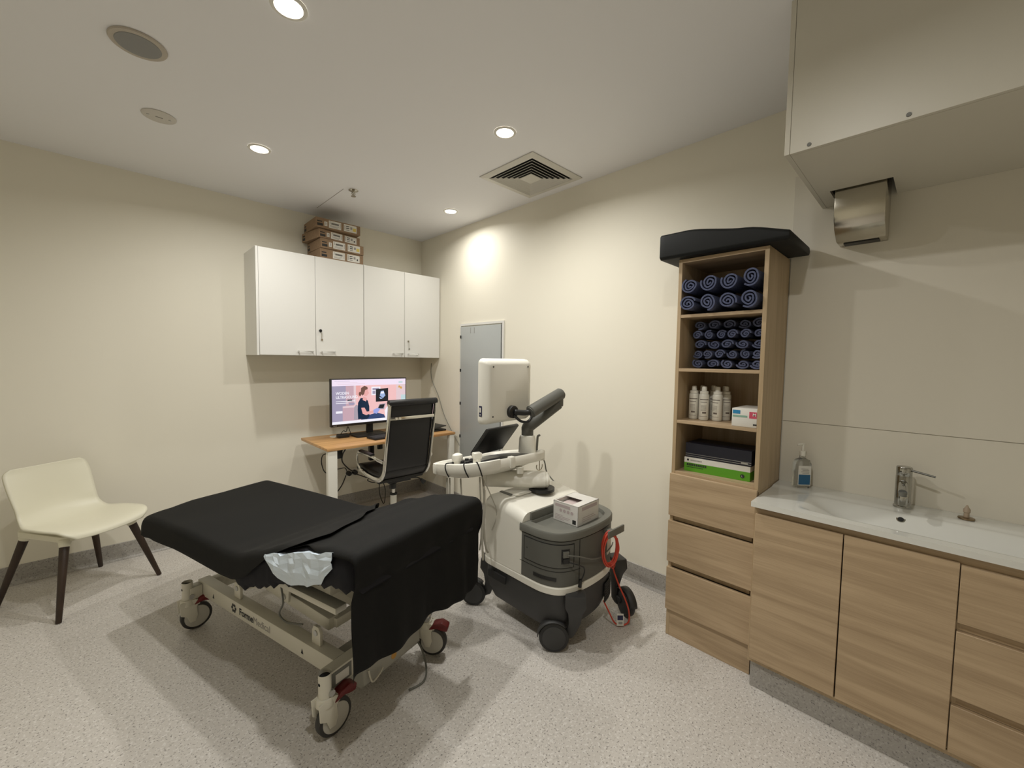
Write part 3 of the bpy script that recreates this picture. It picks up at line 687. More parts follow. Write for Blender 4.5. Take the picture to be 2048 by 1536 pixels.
    MB().tube([W(-.56, .20, .12), W(-.62, .205, .08), W(-.68, .18, .02), W(-.72, .12, .006), W(-.70, .05, .006)], .0045, 6, 6).build('power_cord', M['grey2'], cx)
couch()

def soft_over(a, lim, r=.028):
    """cloth coordinate -> (position, drop) past an edge at lim"""
    if a <= lim-r: return a, 0
    e = a-(lim-r)
    if e < r*PI/2: th = e/r; return lim-r+r*math.sin(th), r*(1-math.cos(th))
    return lim, r+(e-r*PI/2)
def cloth_pt(a, b, lift, w_, s0, s1, fold=0):
    tp, dt = soft_over(abs(b), w_); tp = math.copysign(tp, b)
    if a > 0: sp, ds = soft_over(a, s1)
    else: sp, ds = soft_over(-a, -s0); sp = -sp
    z = ztop(sp)+lift-dt-ds-.022*max(0, min(1, (-b-.12)/.25))*max(0, min(1, (sp-.45)/.45))*(a > 0)
    return sp, tp, z, dt, ds
def sheets():
    # fitted terry sheet round both cushions, gathered hem
    b = MB(); g = []; n = 90
    for i in range(n+1):
        s = .92-(.92+.845)*i/n; th = .078 if s > -.06 else .135
        if -.12 < s <= -.06: th = .078+.057*(-.06-s)/.06
        z = ztop(s)-.004
        endk = min(1, min(.92-s, s+.845)/.03); wob = .006*math.sin(i*2.3)+.004*math.sin(i*5.1)
        hw = .345-.02*(1-endk)
        row = []
        for a, d in ((-hw+.05, -th), (-hw+.02+wob*.5, -th-.004+wob), (-hw-.002, -th+.02+wob*.4), (-hw-.004, -.04), (-hw+.004, -.014), (-hw+.02, -.003), (-.15, 0), (0, 0), (.15, 0), (hw-.02, -.003), (hw-.004, -.014), (hw+.004, -.04), (hw+.002, -th+.02), (hw-.02, -th-.004+wob), (hw-.05, -th)):
            row.append(WS(s, a, z+d-.026*max(0, min(1, (s-.45)/.45))*max(0, min(1, (-a-.1)/.22))))
        g.append(row)
    b.grid(g)
    for row in (g[0], g[-1]):
        m = len(row)
        for k in range(m//2): b.add([row[k], row[k+1], row[m-2-k], row[m-1-k]], [(0, 1, 2, 3)])
    tag(b.build('fitted_sheet', M['navyterry'], ang=70), 'navy-black terry fitted sheet with gathered hem stretched over the couch cushions', 'sheet')
    # head drape
    EA = [(-.445, -.22), (-.42, -.25), (-.385, -.33), (-.355, -.46), (-.33, -.57), (-.25, -.60), (-.05, -.50), (.15, -.36), (.30, -.22), (.42, -.12)]
    g = []; nb, na = 64, 60
    for i in range(na+1):
        row = []
        for j in range(nb+1):
            b_ = -.440+.855*j/nb; lo = interp(b_, EA)
            hi = .985+.006*math.sin(b_*9)-.075*max(0, min(1, (-.16-b_)/.26))**1.5; a = hi+(lo-hi)*i/na
            sp, tp, z, dt, ds = cloth_pt(a, b_, .010, .352, -.99, .925)
            wr = noise.noise(Vector((a*3, b_*3, 1)))*.004+.0035*math.sin((a*.8+b_)*16)*max(0, min(1, (.05-a)*3))
            out = (dt+ds)*.18
            row.append(WS(sp+(ds*.15), tp+math.copysign(dt*.12, tp), max(z+wr*.5+(.004 if a > lo+.02 else .008), ztop(sp)-.10-.004*math.sin(a*31))))
        g.append(row)
    tag(MB().grid(g).build('disposable_drape', M['drape'], solid=.0012, ang=80), 'smooth black disposable drape over the head half of the couch', 'drape', 'black drapes on the couch')
    # foot drape, hangs over the foot end
    HEM = [(-.36, .40), (-.2, .42), (-.05, .405), (.05, .395), (.12, .41), (.22, .42), (.30, .43), (.36, .39)]
    g = []; nb, na = 72, 90
    for i in range(na+1):
        row = []; fr = i/na
        for j in range(nb+1):
            q = j/nb
            bl = -.362 if fr > .42 else interp(fr, [(0, -.325), (.30, -.33), (.40, -.358)])
            br = interp(fr, [(0, .38), (.3, .42), (.45, .44), (.6, .40), (1, .378)])
            b_ = bl+(br-bl)*q
            hang = interp(max(-.36, min(.36, b_)), HEM)
            a = -.28-( .86-.28+hang)*fr
            sp, tp, z, dt, ds = cloth_pt(a, b_, .004, .356, -.862, .99)
            if abs(b_) < .372 and dt < .03: dt_ = dt
            wob = .010*math.sin(b_*22+1)+.006*math.sin(b_*51) if ds > .02 else 0
            k = min(1, ds/.35)
            cre = .0035*noise.noise(Vector((a*6, b_*5, 3)))
            und = .022*max(0, min(1, (ds-.08)/.06))*(1-.35*k)
            s2 = sp+und+wob*k-cre*2*(ds > .01)
            row.append(W(s2, tp+.010*k*math.sin(b_*9)*(dt < .03)+(.006*math.sin(a*20) if dt > .04 else 0), z+cre+(.004*math.sin((a-.6*b_)*28)*max(0, 1-fr*3))))
        g.append(row)
    tag(MB().grid(g).build('disposable_drape', M['drape'], solid=.0012, ang=80), 'black disposable drape over the raised foot half of the couch, hanging down its end', 'drape', 'black drapes on the couch')
    # pale blue underpad showing in the gap
    g = []; r2 = random.Random(3); ns, nz = 13, 8
    for i in range(ns+1):
        s = -.345-.405*i/ns; row = []
        for j in range(nz+1):
            v = j/nz; top = ztop(s)+.004; e = i/ns
            low = interp(e, [(0, .03), (.12, .085), (.35, .128), (.6, .140), (.85, .125), (1, .06)])
            z = top-low*v
            o = .006+.011*math.sin(PI*v)*(.4+r2.random())+.006*math.sin(i*1.9+v*3)
            row.append(W(s+.006*(r2.random()-.5), -.352-o*(1 if 0 < i < ns else .3)+(.03 if j == 0 else 0), z+.006*(r2.random()-.5)-(.022 if j == 0 else 0)))
        g.append(row)
    tag(MB().grid(g).build('underpad', M['pad'], solid=.0015, smooth=False), 'crumpled pale blue plastic underpad tucked in the gap between black drapes', 'underpad')
sheets()

# ------------------------------------------------------------------ ultrasound machine
def REAR(u):
    """rear outline of the trolley body, u 0..1 from left side round to right side"""
    P = [Vector(p) for p in ((1.500, 1.50, 0), (1.500, 1.40, 0), (1.507, 1.31, 0), (1.545, 1.235, 0), (1.63, 1.195, 0), (1.77, 1.182, 0), (1.91, 1.195, 0), (1.995, 1.235, 0), (2.035, 1.31, 0), (2.042, 1.40, 0), (2.042, 1.50, 0))]
    if not hasattr(REAR, 'c'):
        REAR.c = catmull(P, 10); L = [0]
        for a, b in zip(REAR.c, REAR.c[1:]): L.append(L[-1]+(b-a).length)
        REAR.l = [x/L[-1] for x in L]
    c, l = REAR.c, REAR.l
    for i in range(len(l)-1):
        if u <= l[i+1]:
            k = (u-l[i])/(l[i+1]-l[i]); p = c[i].lerp(c[i+1], k); d = (c[i+1]-c[i]).normalized(); return p, Vector((d.y, -d.x, 0))
    d = (c[-1]-c[-2]).normalized(); return c[-1], Vector((d.y, -d.x, 0))
def outline(off=0, n=48, front=1.78, fr=.07):
    out = []
    for i in range(n+1):
        p, nn = REAR(i/n); out.append(p+(Vector((-nn.x, -nn.y, 0)) if False else nn)*off)
    x1, x0 = 2.042+off, 1.5-off; f = front+off
    for i in range(9): a = PI/2*i/8; out.append(Vector((x1-fr+fr*math.cos(a), f-fr+fr*math.sin(a), 0)))
    for i in range(9): a = PI/2+PI/2*i/8; out.append(Vector((x0+fr+fr*math.cos(a), f-fr+fr*math.sin(a), 0)))
    return out
# make sure the outline normal points outwards
_p, _n = REAR(.5)
NS = 1 if _n.y < 0 else -1
def rearpt(u, z, off): p, nn = REAR(u); q = p+nn*NS*off; return Vector((q.x, q.y, z))
def rear_patch(u0, u1, z0, z1, off, th=.003, n=16):
    rings = []
    for i in range(n+1):
        u = u0+(u1-u0)*i/n; rings.append([rearpt(u, z0, off-th), rearpt(u, z0, off), rearpt(u, z1, off), rearpt(u, z1, off-th)])
    return MB().loft(rings)
def ring(off, z, sx=1, sy=1):
    c = Vector((1.771, 1.49, 0)); o = []
    n = 48
    for i in range(n+1): o.append(rearpt(i/n, z, off))
    x1, x0 = 2.042+off, 1.5-off; f = 1.78+off; fr = .07
    for i in range(9): a = PI/2*i/8; o.append(Vector((x1-fr+fr*math.cos(a), f-fr+fr*math.sin(a), z)))
    for i in range(9): a = PI/2+PI/2*i/8; o.append(Vector((x0+fr+fr*math.cos(a), f-fr+fr*math.sin(a), z)))
    return [Vector((c.x+(p.x-c.x)*sx, c.y+(p.y-c.y)*sy, z)) for p in o]
def ultrasound():
    t = thing('ultrasound_machine', 'white and grey ultrasound trolley with monitor arm and control console on black castors', 'ultrasound machine', (1.77, 1.48, 0))
    # black base skirt
    sk = MB().loft([ring(-.03, .095, .86, .88), ring(-.02, .10, .92, .93), ring(-.012, .17), ring(-.004, .285), ring(-.004, .292)]).build('base_skirt', M['char'], t)
    MB().box(1.487, 1.50, 1.56, 1.70, .235, .275).build('foot_slot', M['dark'], sk, bevel=.004)
    g_ = rear_patch(.60, .82, .145, .25, .003)
    for i in range(6): pass
    gr = g_.build('rear_grille', M['black'], sk)
    b = MB()
    for i in range(7):
        z = .155+i*.014; b.tube([rearpt(.605+.21*k/10, z, .004) for k in range(11)], .0025, 6)
    b.build('grille_bars', M['char'], gr)
    # white shell: band all round plus taller front half
    MB().loft([ring(-.002, .292), ring(.002, .296), ring(.002, .325), ring(-.004, .332)]).build('white_band', M['white'], t)
    # front half body with rounded top edge, in vertical slices along y
    def slice_(y, top, x0=1.500, x1=2.042, r=.055):
        p = [Vector((x0, y, .332))]
        for i in range(8): a = PI-PI/2*i/7; p.append(Vector((x0+r+r*math.cos(a), y, top-r+r*math.sin(a))))
        for i in range(8): a = PI/2-PI/2*i/7; p.append(Vector((x1-r+r*math.cos(a), y, top-r+r*math.sin(a))))
        p.append(Vector((x1, y, .332))); return p
    rings = [slice_(1.452, .648), slice_(1.50, .662), slice_(1.64, .682), slice_(1.72, .684, 1.504, 2.038), slice_(1.765, .665, 1.52, 2.02), slice_(1.78, .63, 1.55, 1.99)]
    MB().loft(rings).build('front_shell', M['white'], t)
    MB().prism(rrect(1.71, 1.66, .10, .06, .02), .680, .687).build('top_panel', M['white'], t, bevel=.002)
    MB().prism(rrect(1.60, 1.68, .012, .045, .006), .678, .688).build('top_slot', M['grey2'], t, bevel=.002)
    # grey rear housing
    n = 48
    def rr(off, z): return [rearpt(.035+.93*i/n, z, off) for i in range(n+1)]+[Vector((2.035+off, 1.455, z)), Vector((1.507-off, 1.455, z))]
    hs = MB().loft([rr(-.006, .33), rr(-.001, .335), rr(-.001, .56)]).build('rear_housing', M['grey'], t)
    def inn(s_, z): return [Vector((1.771+(p.x-1.771)*s_, 1.335+(p.y-1.335)*s_, z)) for p in rr(-.001, 0)]
    tr = MB().loft([rr(-.001, .563), rr(.004, .568), rr(.004, .598), rr(-.001, .605), inn(.82, .606), inn(.80, .596), inn(.79, .588)], cap=False)
    k = len(tr.v)-len(rr(0, 0)); tr.add(tr.v[k:], [tuple(range(len(tr.v)-k))])
    tr.build('tray', M['grey2'], t)
    MB().box(1.56, 1.985, 1.44, 1.452, .605, .648).build('tray_backstop', M['grey2'], t, bevel=.003)
    # service door, port recess, slot handle, seams
    dk = M['dark']
    rear_patch(.065, .345, .428, .548, .0012).build('door_seam', dk, hs)
    dr = rear_patch(.070, .340, .432, .544, .0022).build('service_door', M['grey'], hs)
    rear_patch(.085, .089, .49, .494, .0035).build('door_lock', dk, dr)
    rear_patch(.276, .318, .452, .525, .003).build('port_recess', M['black'], dr)
    rear_patch(.283, .311, .486, .515, .012, .012).build('network_plug', M['grey2'], dr)
    rear_patch(.283, .311, .460, .482, .014, .014).build('power_plug', M['black'], dr)
    rear_patch(.037, .385, .410, .4115, .0008).build('drawer_seam', dk, hs); rear_patch(.378, .3805, .336, .56, .0008).build('corner_seam', dk, hs)
    rear_patch(.13, .255, .364, .380, .0025).build('pull_slot', M['black'], hs)
    rear_patch(.62, .70, .40, .50, .001).build('rating_label', M['label'], hs)
    MB().tube([rearpt(.30, .50, .014), rearpt(.36, .485, .02), rearpt(.45, .445, .014), rearpt(.54, .425, .01), rearpt(.64, .438, .012), rearpt(.72, .43, .012)], .0035, 6, 6).build('network_lead', M['grey2'], t)
    MB().tube([rearpt(.31, .465, .018), rearpt(.34, .455, .03), rearpt(.385, .425, .025), rearpt(.392, .39, .02), rearpt(.375, .355, .016)], .0035, 6, 6).build('power_stub', M['black'], t)
    c0 = rearpt(.375, .365, .016); MB().cyl(c0, rearpt(.372, .325, .014), .007, .010).build('stub_plug', M['black'], t, bevel=.002)
    # cable hook on the right rear
    hk = MB(); a, b_ = rearpt(.60, .545, 0), rearpt(.60, .545, .05)
    hk.obox(a+Vector((-.02, .002, -.012)), (.04, 0, 0), (0, -.05, 0), (0, 0, .024))
    hk.cbox(b_+Vector((.01, -.002, .004)), (.15, .012, .040)); hk.build('cable_hook', M['grey2'], t, bevel=.005)
    # castors
    def castor(c, yaw, br):
        c = Vector(c); d = Vector((math.cos(yaw), math.sin(yaw), 0)); q = Vector((-d.y, d.x, 0)); R = .074
        wl = MB().cyl(c-q*.017+Vector((0, 0, R+.001)), c+q*.017+Vector((0, 0, R+.001)), R, n=40).build('castor_wheel', M['black'], t, bevel=.006)
        MB().cyl(c-q*.020+Vector((0, 0, R+.001)), c+q*.020+Vector((0, 0, R+.001)), R*.80, n=40).build('wheel_disc', M['char'], wl, bevel=.004)
        bb = Vector(br); f = MB(); sg = 1 if (bb-c).dot(q) > 0 else -1
        def sec(p, h, wd, th): return [p+d*wd/2*i+q*th/2*j+Vector((0, 0, h)) for i, j in ((-1, -1), (1, -1), (1, 1), (-1, 1))]
        f.loft([sec(bb, .302, .100, .075), sec(bb, .245, .105, .085), sec(bb, .205, .070, .055), sec(bb+q*sg*.004, .15, .060, .030), sec(bb.lerp(c, .25)+q*sg*.026, .06, .045, .014), sec(bb.lerp(c, .5)+q*sg*.026, .045, .030, .012)])
        f.obox(c+q*sg*.024-q*.006-d*.015+Vector((0, 0, R-.016)), (bb-c).dot(d)*d*.75, q*.012, (0, 0, .034))
        f.build('castor_fork', M['char'], wl, bevel=.008)
        fd = []
        for i in range(13):
            a_ = PI*.02+PI*.72*i/12; p = c-d*math.cos(a_)*(R+.007)*(1 if (bb-c).dot(d) < 0 else -1)*-1+Vector((0, 0, R+math.sin(a_)*(R+.007))); fd.append([p-q*.022, p+q*.022])
        MB().grid(fd).build('mud_guard', M['char'], wl, solid=.004)
    castor((1.545, 1.262, 0), 2.29, (1.612, 1.186, 0)); castor((2.070, 1.172, 0), 4.26, (2.105, 1.258, 0))
    castor((1.50, 1.84, 0), 2.21, (1.56, 1.76, 0)); castor((2.03, 1.84, 0), 1.01, (1.98, 1.76, 0))
    # swing arm under the console
    MB().cyl((1.80, 1.585, .684), (1.80, 1.585, .700), .075, n=32).build('swivel_plate', M['black'], t)
    sa = MB(); A, B = Vector((1.80, 1.585, .745)), Vector((1.57, 1.785, .755)); d = (B-A).normalized()
    sa.tube([A-d*.04, A-d*.02, A, A.lerp(B, .3), A.lerp(B, .6), B, B+d*.02, B+d*.035], lambda k: .058*(1 if .2 < k < .85 else (.72 if k < .05 or k > .95 else .93)), 20, 4, flat=(.85, 1), up=(0, 0, 1))
    sa.build('swing_arm', M['white'], t)
    MB().cyl((1.59, 1.80, .79), (1.59, 1.80, .855), .07, .10, 24).build('console_pivot', M['white'], t)
    MB().cyl((1.66, 1.63, .80), (1.66, 1.63, .835), .02, .022, 14).build('lock_knob', M['white'], t)
    # console with surrounding handrail
    cc = Vector((1.612, 1.845, 0)); rz = math.radians(-6); Rm = Matrix.Rotation(rz, 3, 'Z')
    def CP(x, y, z): v = Rm@Vector((x, y, 0)); return Vector((cc.x+v.x, cc.y+v.y, z-.19*(y+.24)+.02*x+.008))
    def plan(hx, hy, r, z): return [CP(x, y, z) for x, y in rrect(0, 0, hx, hy, r, 8)]
    MB().loft([plan(.15, .14, .10, .812), plan(.215, .185, .12, .832), plan(.262, .212, .13, .852), plan(.262, .212, .13, .880)]).build('console_tray', M['white'], t)
    ct = MB().loft([plan(.245, .195, .11, .880), plan(.242, .192, .11, .889)]).build('control_panel', M['char'], t)
    for x, y in ((-.20, .02), (-.20, .07), (-.17, -.03), (-.16, .04), (-.13, .09), (-.13, .0), (-.08, .06), (-.08, .12)):
        p = CP(x, y, .889); MB().cyl(p, p+Vector((0, 0, .012)), .014, .012, 12).build('control_key', M['black'], ct)
    def rl(hx, hy, z): return [CP(x, y, z) for x, y in rrect(0, 0, hx, hy, .14, 10)]
    MB().loft([rl(.284, .238, .846), rl(.296, .250, .856), rl(.297, .251, .892), rl(.290, .244, .903), rl(.276, .230, .900), rl(.268, .222, .886), rl(.268, .222, .850), rl(.284, .238, .846)], cap=False).build('handrail', M['white'], t)
    for x, y in ((-.02, -.243), (.24, -.20), (.285, .02), (-.285, .12)):
        p = CP(x, y, .876); MB().cbox(p, (.034, .034, .062), rz).build('rail_clip', M['white'], t, bevel=.006)
    # probe rest: a fuller stretch of rail round the left rear corner with slits for the leads
    pth = [(-.297, .10), (-.297, .04)]+[(-.297, -.02)]+[(-.157-.14*math.cos(a), -.111-.14*math.sin(a)) for a in [PI/2*i/6 for i in range(7)]]+[(-.10, -.251)]
    def nrm(i):
        a, b_ = pth[max(0, i-1)], pth[min(len(pth)-1, i+1)]; v = Vector((b_[0]-a[0], b_[1]-a[1])).normalized(); return v.y, -v.x
    rings = []
    for i, (x, y) in enumerate(pth):
        nx, ny = nrm(i); nx, ny = -abs(nx) if x < -.157 or nx < 0 else nx, ny
        if x*nx+y*ny < 0: nx, ny = -nx, -ny
        k = math.sin(PI*(i+.35)/(len(pth)-.3))**.6
        rings.append([CP(x+nx*o, y+ny*o, z) for o, z in ((-.030, .900), (-.01, .9055), (.004*k, .902), (.009*k, .885), (.006*k, .862-.006*k), (-.008, .846-.016*k), (-.035, .844-.018*k), (-.045, .86))])
    pr_ = MB().loft(rings).build('probe_rest', M['white'], t, ang=60)
    for i in (2, 5, 7):
        x, y = pth[i]; nx, ny = nrm(i)
        if x*nx+y*ny < 0: nx, ny = -nx, -ny
        tx, ty = -ny, nx
        if ty > 0: tx, ty = -tx, -ty
        MB().tube([CP(x+nx*o+tx*q, y+ny*o+ty*q, z) for o, z, q in ((-.02, .907, -.012), (.001, .906, -.008), (.0095, .886, 0), (.0065, .858, .010), (-.004, .832, .018))], .0032, 8, 4).build('holder_slot', M['dark'], pr_)
    # touch screen
    ts = Matrix.Rotation(math.radians(8), 3, 'Z')@Matrix.Rotation(math.radians(-52), 3, 'X')
    tc = CP(.045, .0, 0)+Vector((0, 0, 1.000))
    o = MB().cbox(tc, (.29, .215, .022), 0, ts).build('touch_screen', M['black'], t, bevel=.008)
    MB().cbox(tc+ts@Vector((0, 0, .0125)), (.28, .195, .003), 0, ts).build('glass', mat('touch_glass', (.01, .01, .012), .08), o)
    # column and articulated monitor arm
    col = CP(.215, -.10, 0)
    MB().lathe([(.054, .885), (.053, .90), (.050, .968), (.044, .985), (.034, .99)], (col.x, col.y, 0), 28).build('arm_column', M['white'], t)
    g2 = M['grey']
    e1 = Vector((1.955, 1.60, 1.185)); c1 = Vector((col.x, col.y, .985))
    cb1 = c1+Vector((0, 0, .05)); MB().tube([c1, c1+Vector((0, 0, .03)), cb1, cb1.lerp(e1, .12), cb1.lerp(e1, .3), cb1.lerp(e1, .6), e1], .036, 16, 4).build('lower_arm', g2, t)
    e2 = Vector((1.955, 1.60, 1.236)); m2 = Vector((1.745, 1.615, 1.155)); dd = (m2-e2).normalized()
    MB().cyl(e1-Vector((0, 0, .02)), e2+Vector((0, 0, .02)), .030, n=18).build('elbow', g2, t, bevel=.008)
    MB().tube([e2-dd*.03, e2-dd*.015, e2, e2.lerp(m2, .5), m2, m2+dd*.015, m2+dd*.025], lambda k: .0375*(1 if .12 < k < .88 else .8), 16, 4, flat=(1, .85)).build('upper_arm', g2, t)
    mp = Vector((1.645, 1.668, 1.148))
    kn = MB().tube([m2, m2.lerp(mp, .4)+Vector((0, 0, -.01)), mp], .017, 10, 5); kn.cyl(mp-Vector((0, .0, 0)), mp+Vector((0, .03, 0)), .036, n=20); kn.build('tilt_knuckle', M['black'], t, bevel=.004)
    MB().tube([m2+Vector((0, 0, -.02)), m2.lerp(mp, .3)+Vector((0, -.01, -.06)), m2.lerp(mp, .7)+Vector((0, -.01, -.055)), mp+Vector((0, .0, -.02))], .008, 8, 6).build('arm_cable', M['black'], t)
    # monitor, back turned to the camera
    mr = math.radians(5); MM = Matrix.Rotation(mr, 3, 'Z'); mc = Vector((1.640, 1.735, 1.268))
    def MP(x, y, z): return mc+MM@Vector((x, y, z))
    def mring(hx, hz, r, y): return [MP(x, y, z) for x, z in rrect(0, 0, hx, hz, r, 6)]
    mo = MB().loft([mring(.165, .150, .02, -.040), mring(.183, .167, .025, -.034), mring(.200, .180, .028, -.008), mring(.203, .183, .028, .018), mring(.200, .180, .028, .026)]).build('monitor', M['white'], t, ang=50)
    MB().loft([mring(.19, .17, .01, .026), mring(.19, .17, .01, .028)]).build('display_glass', M['black'], mo)
    for x in (-.15, .15):
        for z in (-.137, .137): MB().cyl(MP(x, -.043, z), MP(x, -.039, z), .005, n=10).build('screw', M['grey'], mo)
    MB().obox(MP(-.045, -.0412, -.10), MM@Vector((.10, 0, 0)), MM@Vector((0, .002, 0)), MM@Vector((0, 0, .10))).build('mount_plate', M['white'], mo, bevel=.001, seg=1)
    lb = MB(); lb.obox(MP(-.2035, -.008, -.135), MM@Vector((.001, 0, 0)), MM@Vector((.001, .024, 0)), Vector((0, 0, .058))); lb.build('side_badge', M['darkblue'], mo)
    lb = MB(); lb.obox(MP(-.2050, -.002, -.112), MM@Vector((.001, 0, 0)), MM@Vector((0, .010, 0)), Vector((0, 0, .026))); lb.obox(MP(-.2050, .0, -.128), MM@Vector((.001, 0, 0)), MM@Vector((0, .006, 0)), Vector((0, 0, .006))); lb.build('badge_mark', M['white'], mo)
    # rear stirrup and gel hook at the right end of the console
    p = CP(.275, -.12, .90); MB().tube([p, p+Vector((.004, 0, .05)), p+Vector((.008, 0, .085)), p+Vector((.025, 0, .09))], .007, 8, 4).build('cable_post', M['grey2'], t)
    p = CP(.255, -.17, .86); b = MB().tube([p, p+Vector((0, 0, -.11))], .003, 8)
    b.tube([p+Vector((math.cos(a)*.026, 0, -.055+math.sin(a)*.026)) for a in [PI*.85+i*PI*1.25/12 for i in range(13)]], .003, 8); b.build('cable_hanger', M['steel'], t)
    # loose leads belonging to the trolley
    MB().tube([CP(.28, -.10, .895), CP(.34, -.08, .88), CP(.41, -.05, .80), CP(.44, -.05, .72), (2.06, 1.62, .60)], .0045, 6, 6).build('trailing_lead', M['grey2'], t)
ultrasound()
def ppos(x, y):
    v = Matrix.Rotation(math.radians(-6), 3, 'Z')@Vector((x, y, 0)); return Vector((1.612+v.x, 1.845+v.y, -.19*(y+.24)+.02*x+.008))
def probes():
    p = ppos(-.245, -.045)
    t = thing('ultrasound_probe', 'round-headed white ultrasound probe at the far left end of the console', 'ultrasound probe', p+Vector((0, 0, .882)), 0, 'probes in the console holders')
    MB().lathe([(.014, .882), (.018, .892), (.02, .910), (.031, .918), (.035, .932), (.030, .950), (.014, .958)], p, 18, 1, .75).build('handle', M['white'], t)
    p = ppos(-.195, -.165)
    t = thing('ultrasound_probe', 'square-headed white ultrasound probe beside the touch screen', 'ultrasound probe', p+Vector((0, 0, .882)), 0, 'probes in the console holders')
    MB().lathe([(.014, .882), (.021, .89), (.021, .925)], p, 16).build('handle', M['white'], t)
    MB().cbox(p+Vector((0, 0, .938)), (.048, .04, .034), -.3).build('head', M['white'], t, bevel=.006)
probes()
pc = mat('probe_cable_grey', (.42, .40, .34), .5)
def hang(x, y, *low): p = ppos(x, y); return [(p.x, p.y, p.z+.822)]+[(p.x+a, p.y+b_, z) for a, b_, z in low]
for k, (pts, lab) in enumerate([
    (hang(-.272, .02, (0, 0, .66), (.02, .0, .45), (.09, .02, .28)), 'leftmost thin grey probe cable hanging from the console'),
    (hang(-.272, -.01, (.005, 0, .64), (.03, 0, .42), (.10, .02, .26)), 'second thin grey probe cable from the left under the console'),
    (hang(-.262, -.11, (.01, 0, .64), (.03, .02, .44), (.09, .04, .33)), 'third probe cable from the left, under the probe rest'),
    (hang(-.195, -.195, (.005, -.005, .66), (.01, -.005, .50), (.03, .03, .40)), 'probe cable hanging straight below the right end of the probe rest'),
    (hang(-.185, -.20, (.05, -.01, .72), (.095, -.02, .60), (.085, .01, .50)), 'thin cable slanting from the probe rest towards the trolley body')]):
    cable('probe_cable', lab, pts, .0045 if k < 4 else .003, pc, group='probe cables under the console')
b = MB().tube([(1.455, 1.72, .815), (1.440, 1.69, .76), (1.430, 1.67, .70), (1.420, 1.66, .55), (1.432, 1.66, .44), (1.470, 1.68, .38), (1.486, 1.71, .42)], .006, 8, 6)
b.tube([(1.430, 1.67, .74), (1.415, 1.655, .62), (1.410, 1.66, .50), (1.425, 1.67, .36), (1.478, 1.73, .36)], .006, 8, 6)
tag(b.build('probe_cable', pc), 'thick looped pair of grey cables hanging beside the white trolley body', 'cable', 'probe cables under the console')

def wipes_box():
    ang = math.radians(1.5)
    t = thing('tissue_box', 'open-topped white printed carton of wipes on the trolley tray', 'box', (1.796, 1.330, .5885), ang)
    w_, d_, h_ = .194, .160, .105
    mw = mat('carton_white', (.74, .72, .68), .5)
    b = MB(); x0, x1, y0, y1 = -w_/2, w_/2, -d_/2, d_/2; th = .002
    b.box(x0, x1, y0, y0+th, 0.0005, h_); b.box(x0, x1, y1-th, y1, .0005, h_); b.box(x0, x0+th, y0, y1, .0005, h_); b.box(x1-th, x1, y0, y1, .0005, h_); b.box(x0, x1, y0, y1, .0005, .003)
    b.build('sides', mw, t, smooth=False, local=True)
    b = MB(); z = h_-.002
    oy0, oy1, ox0, ox1 = y0+.045, y1-.008, x0+.010, x1-.085
    b.box(x0, x1, oy1, y1, z, h_); b.box(x0, x1, y0, oy0, z, h_); b.box(ox1, x1, oy0, oy1, z, h_); b.box(x0, ox0, oy0, oy1, z, h_)
    b.build('lid', mw, t, smooth=False, local=True)
    MB().box(x0+.008, x1-.008, y0+.008, y1-.008, .004, .082).build('wipes', mat('wipes_pink', (.60, .50, .48), .7), t, bevel=.008, local=True)
    mg = mat('carton_print', (.52, .44, .44), .6); mg2 = M['inkg']
    text('print', 'WonderCloth', .022, mg, None, (0, 0, 0), (1, 0, 0), (0, 0, 1), bold=.0006) if False else None
    b = MB()
    for i in range(4): b.cyl((x0-.0006, y1-.05-.024*i, .062), (x0, y1-.05-.024*i, .062), .009, n=14)
    for z, k in ((.034, .05), (.026, .10), (.018, .09), (.011, .06)): b.box(x0-.0006, x0, y1-.012-k, y1-.012, z, z+.003)
    for z, k in ((.036, .11), (.026, .12), (.016, .08)): b.box(x0+.04, x0+.04+k, y0-.0006, y0, z, z+.003)
    b.build('small_print', mg, t, smooth=False, local=True)
    b = MB(); b.box(x0-.0006, x0, y0+.012, y0+.034, .008, .030); b.build('barcode', M['ink'], t, smooth=False, local=True)
    b = MB(); b.box(x0-.0006, x0, y0+.05, y1-.012, .078, .094); b.box(x0+.035, x1-.02, y0-.0006, y0, .076, .094); b.build('title_print', mg, t, smooth=False, local=True)
wipes_box()
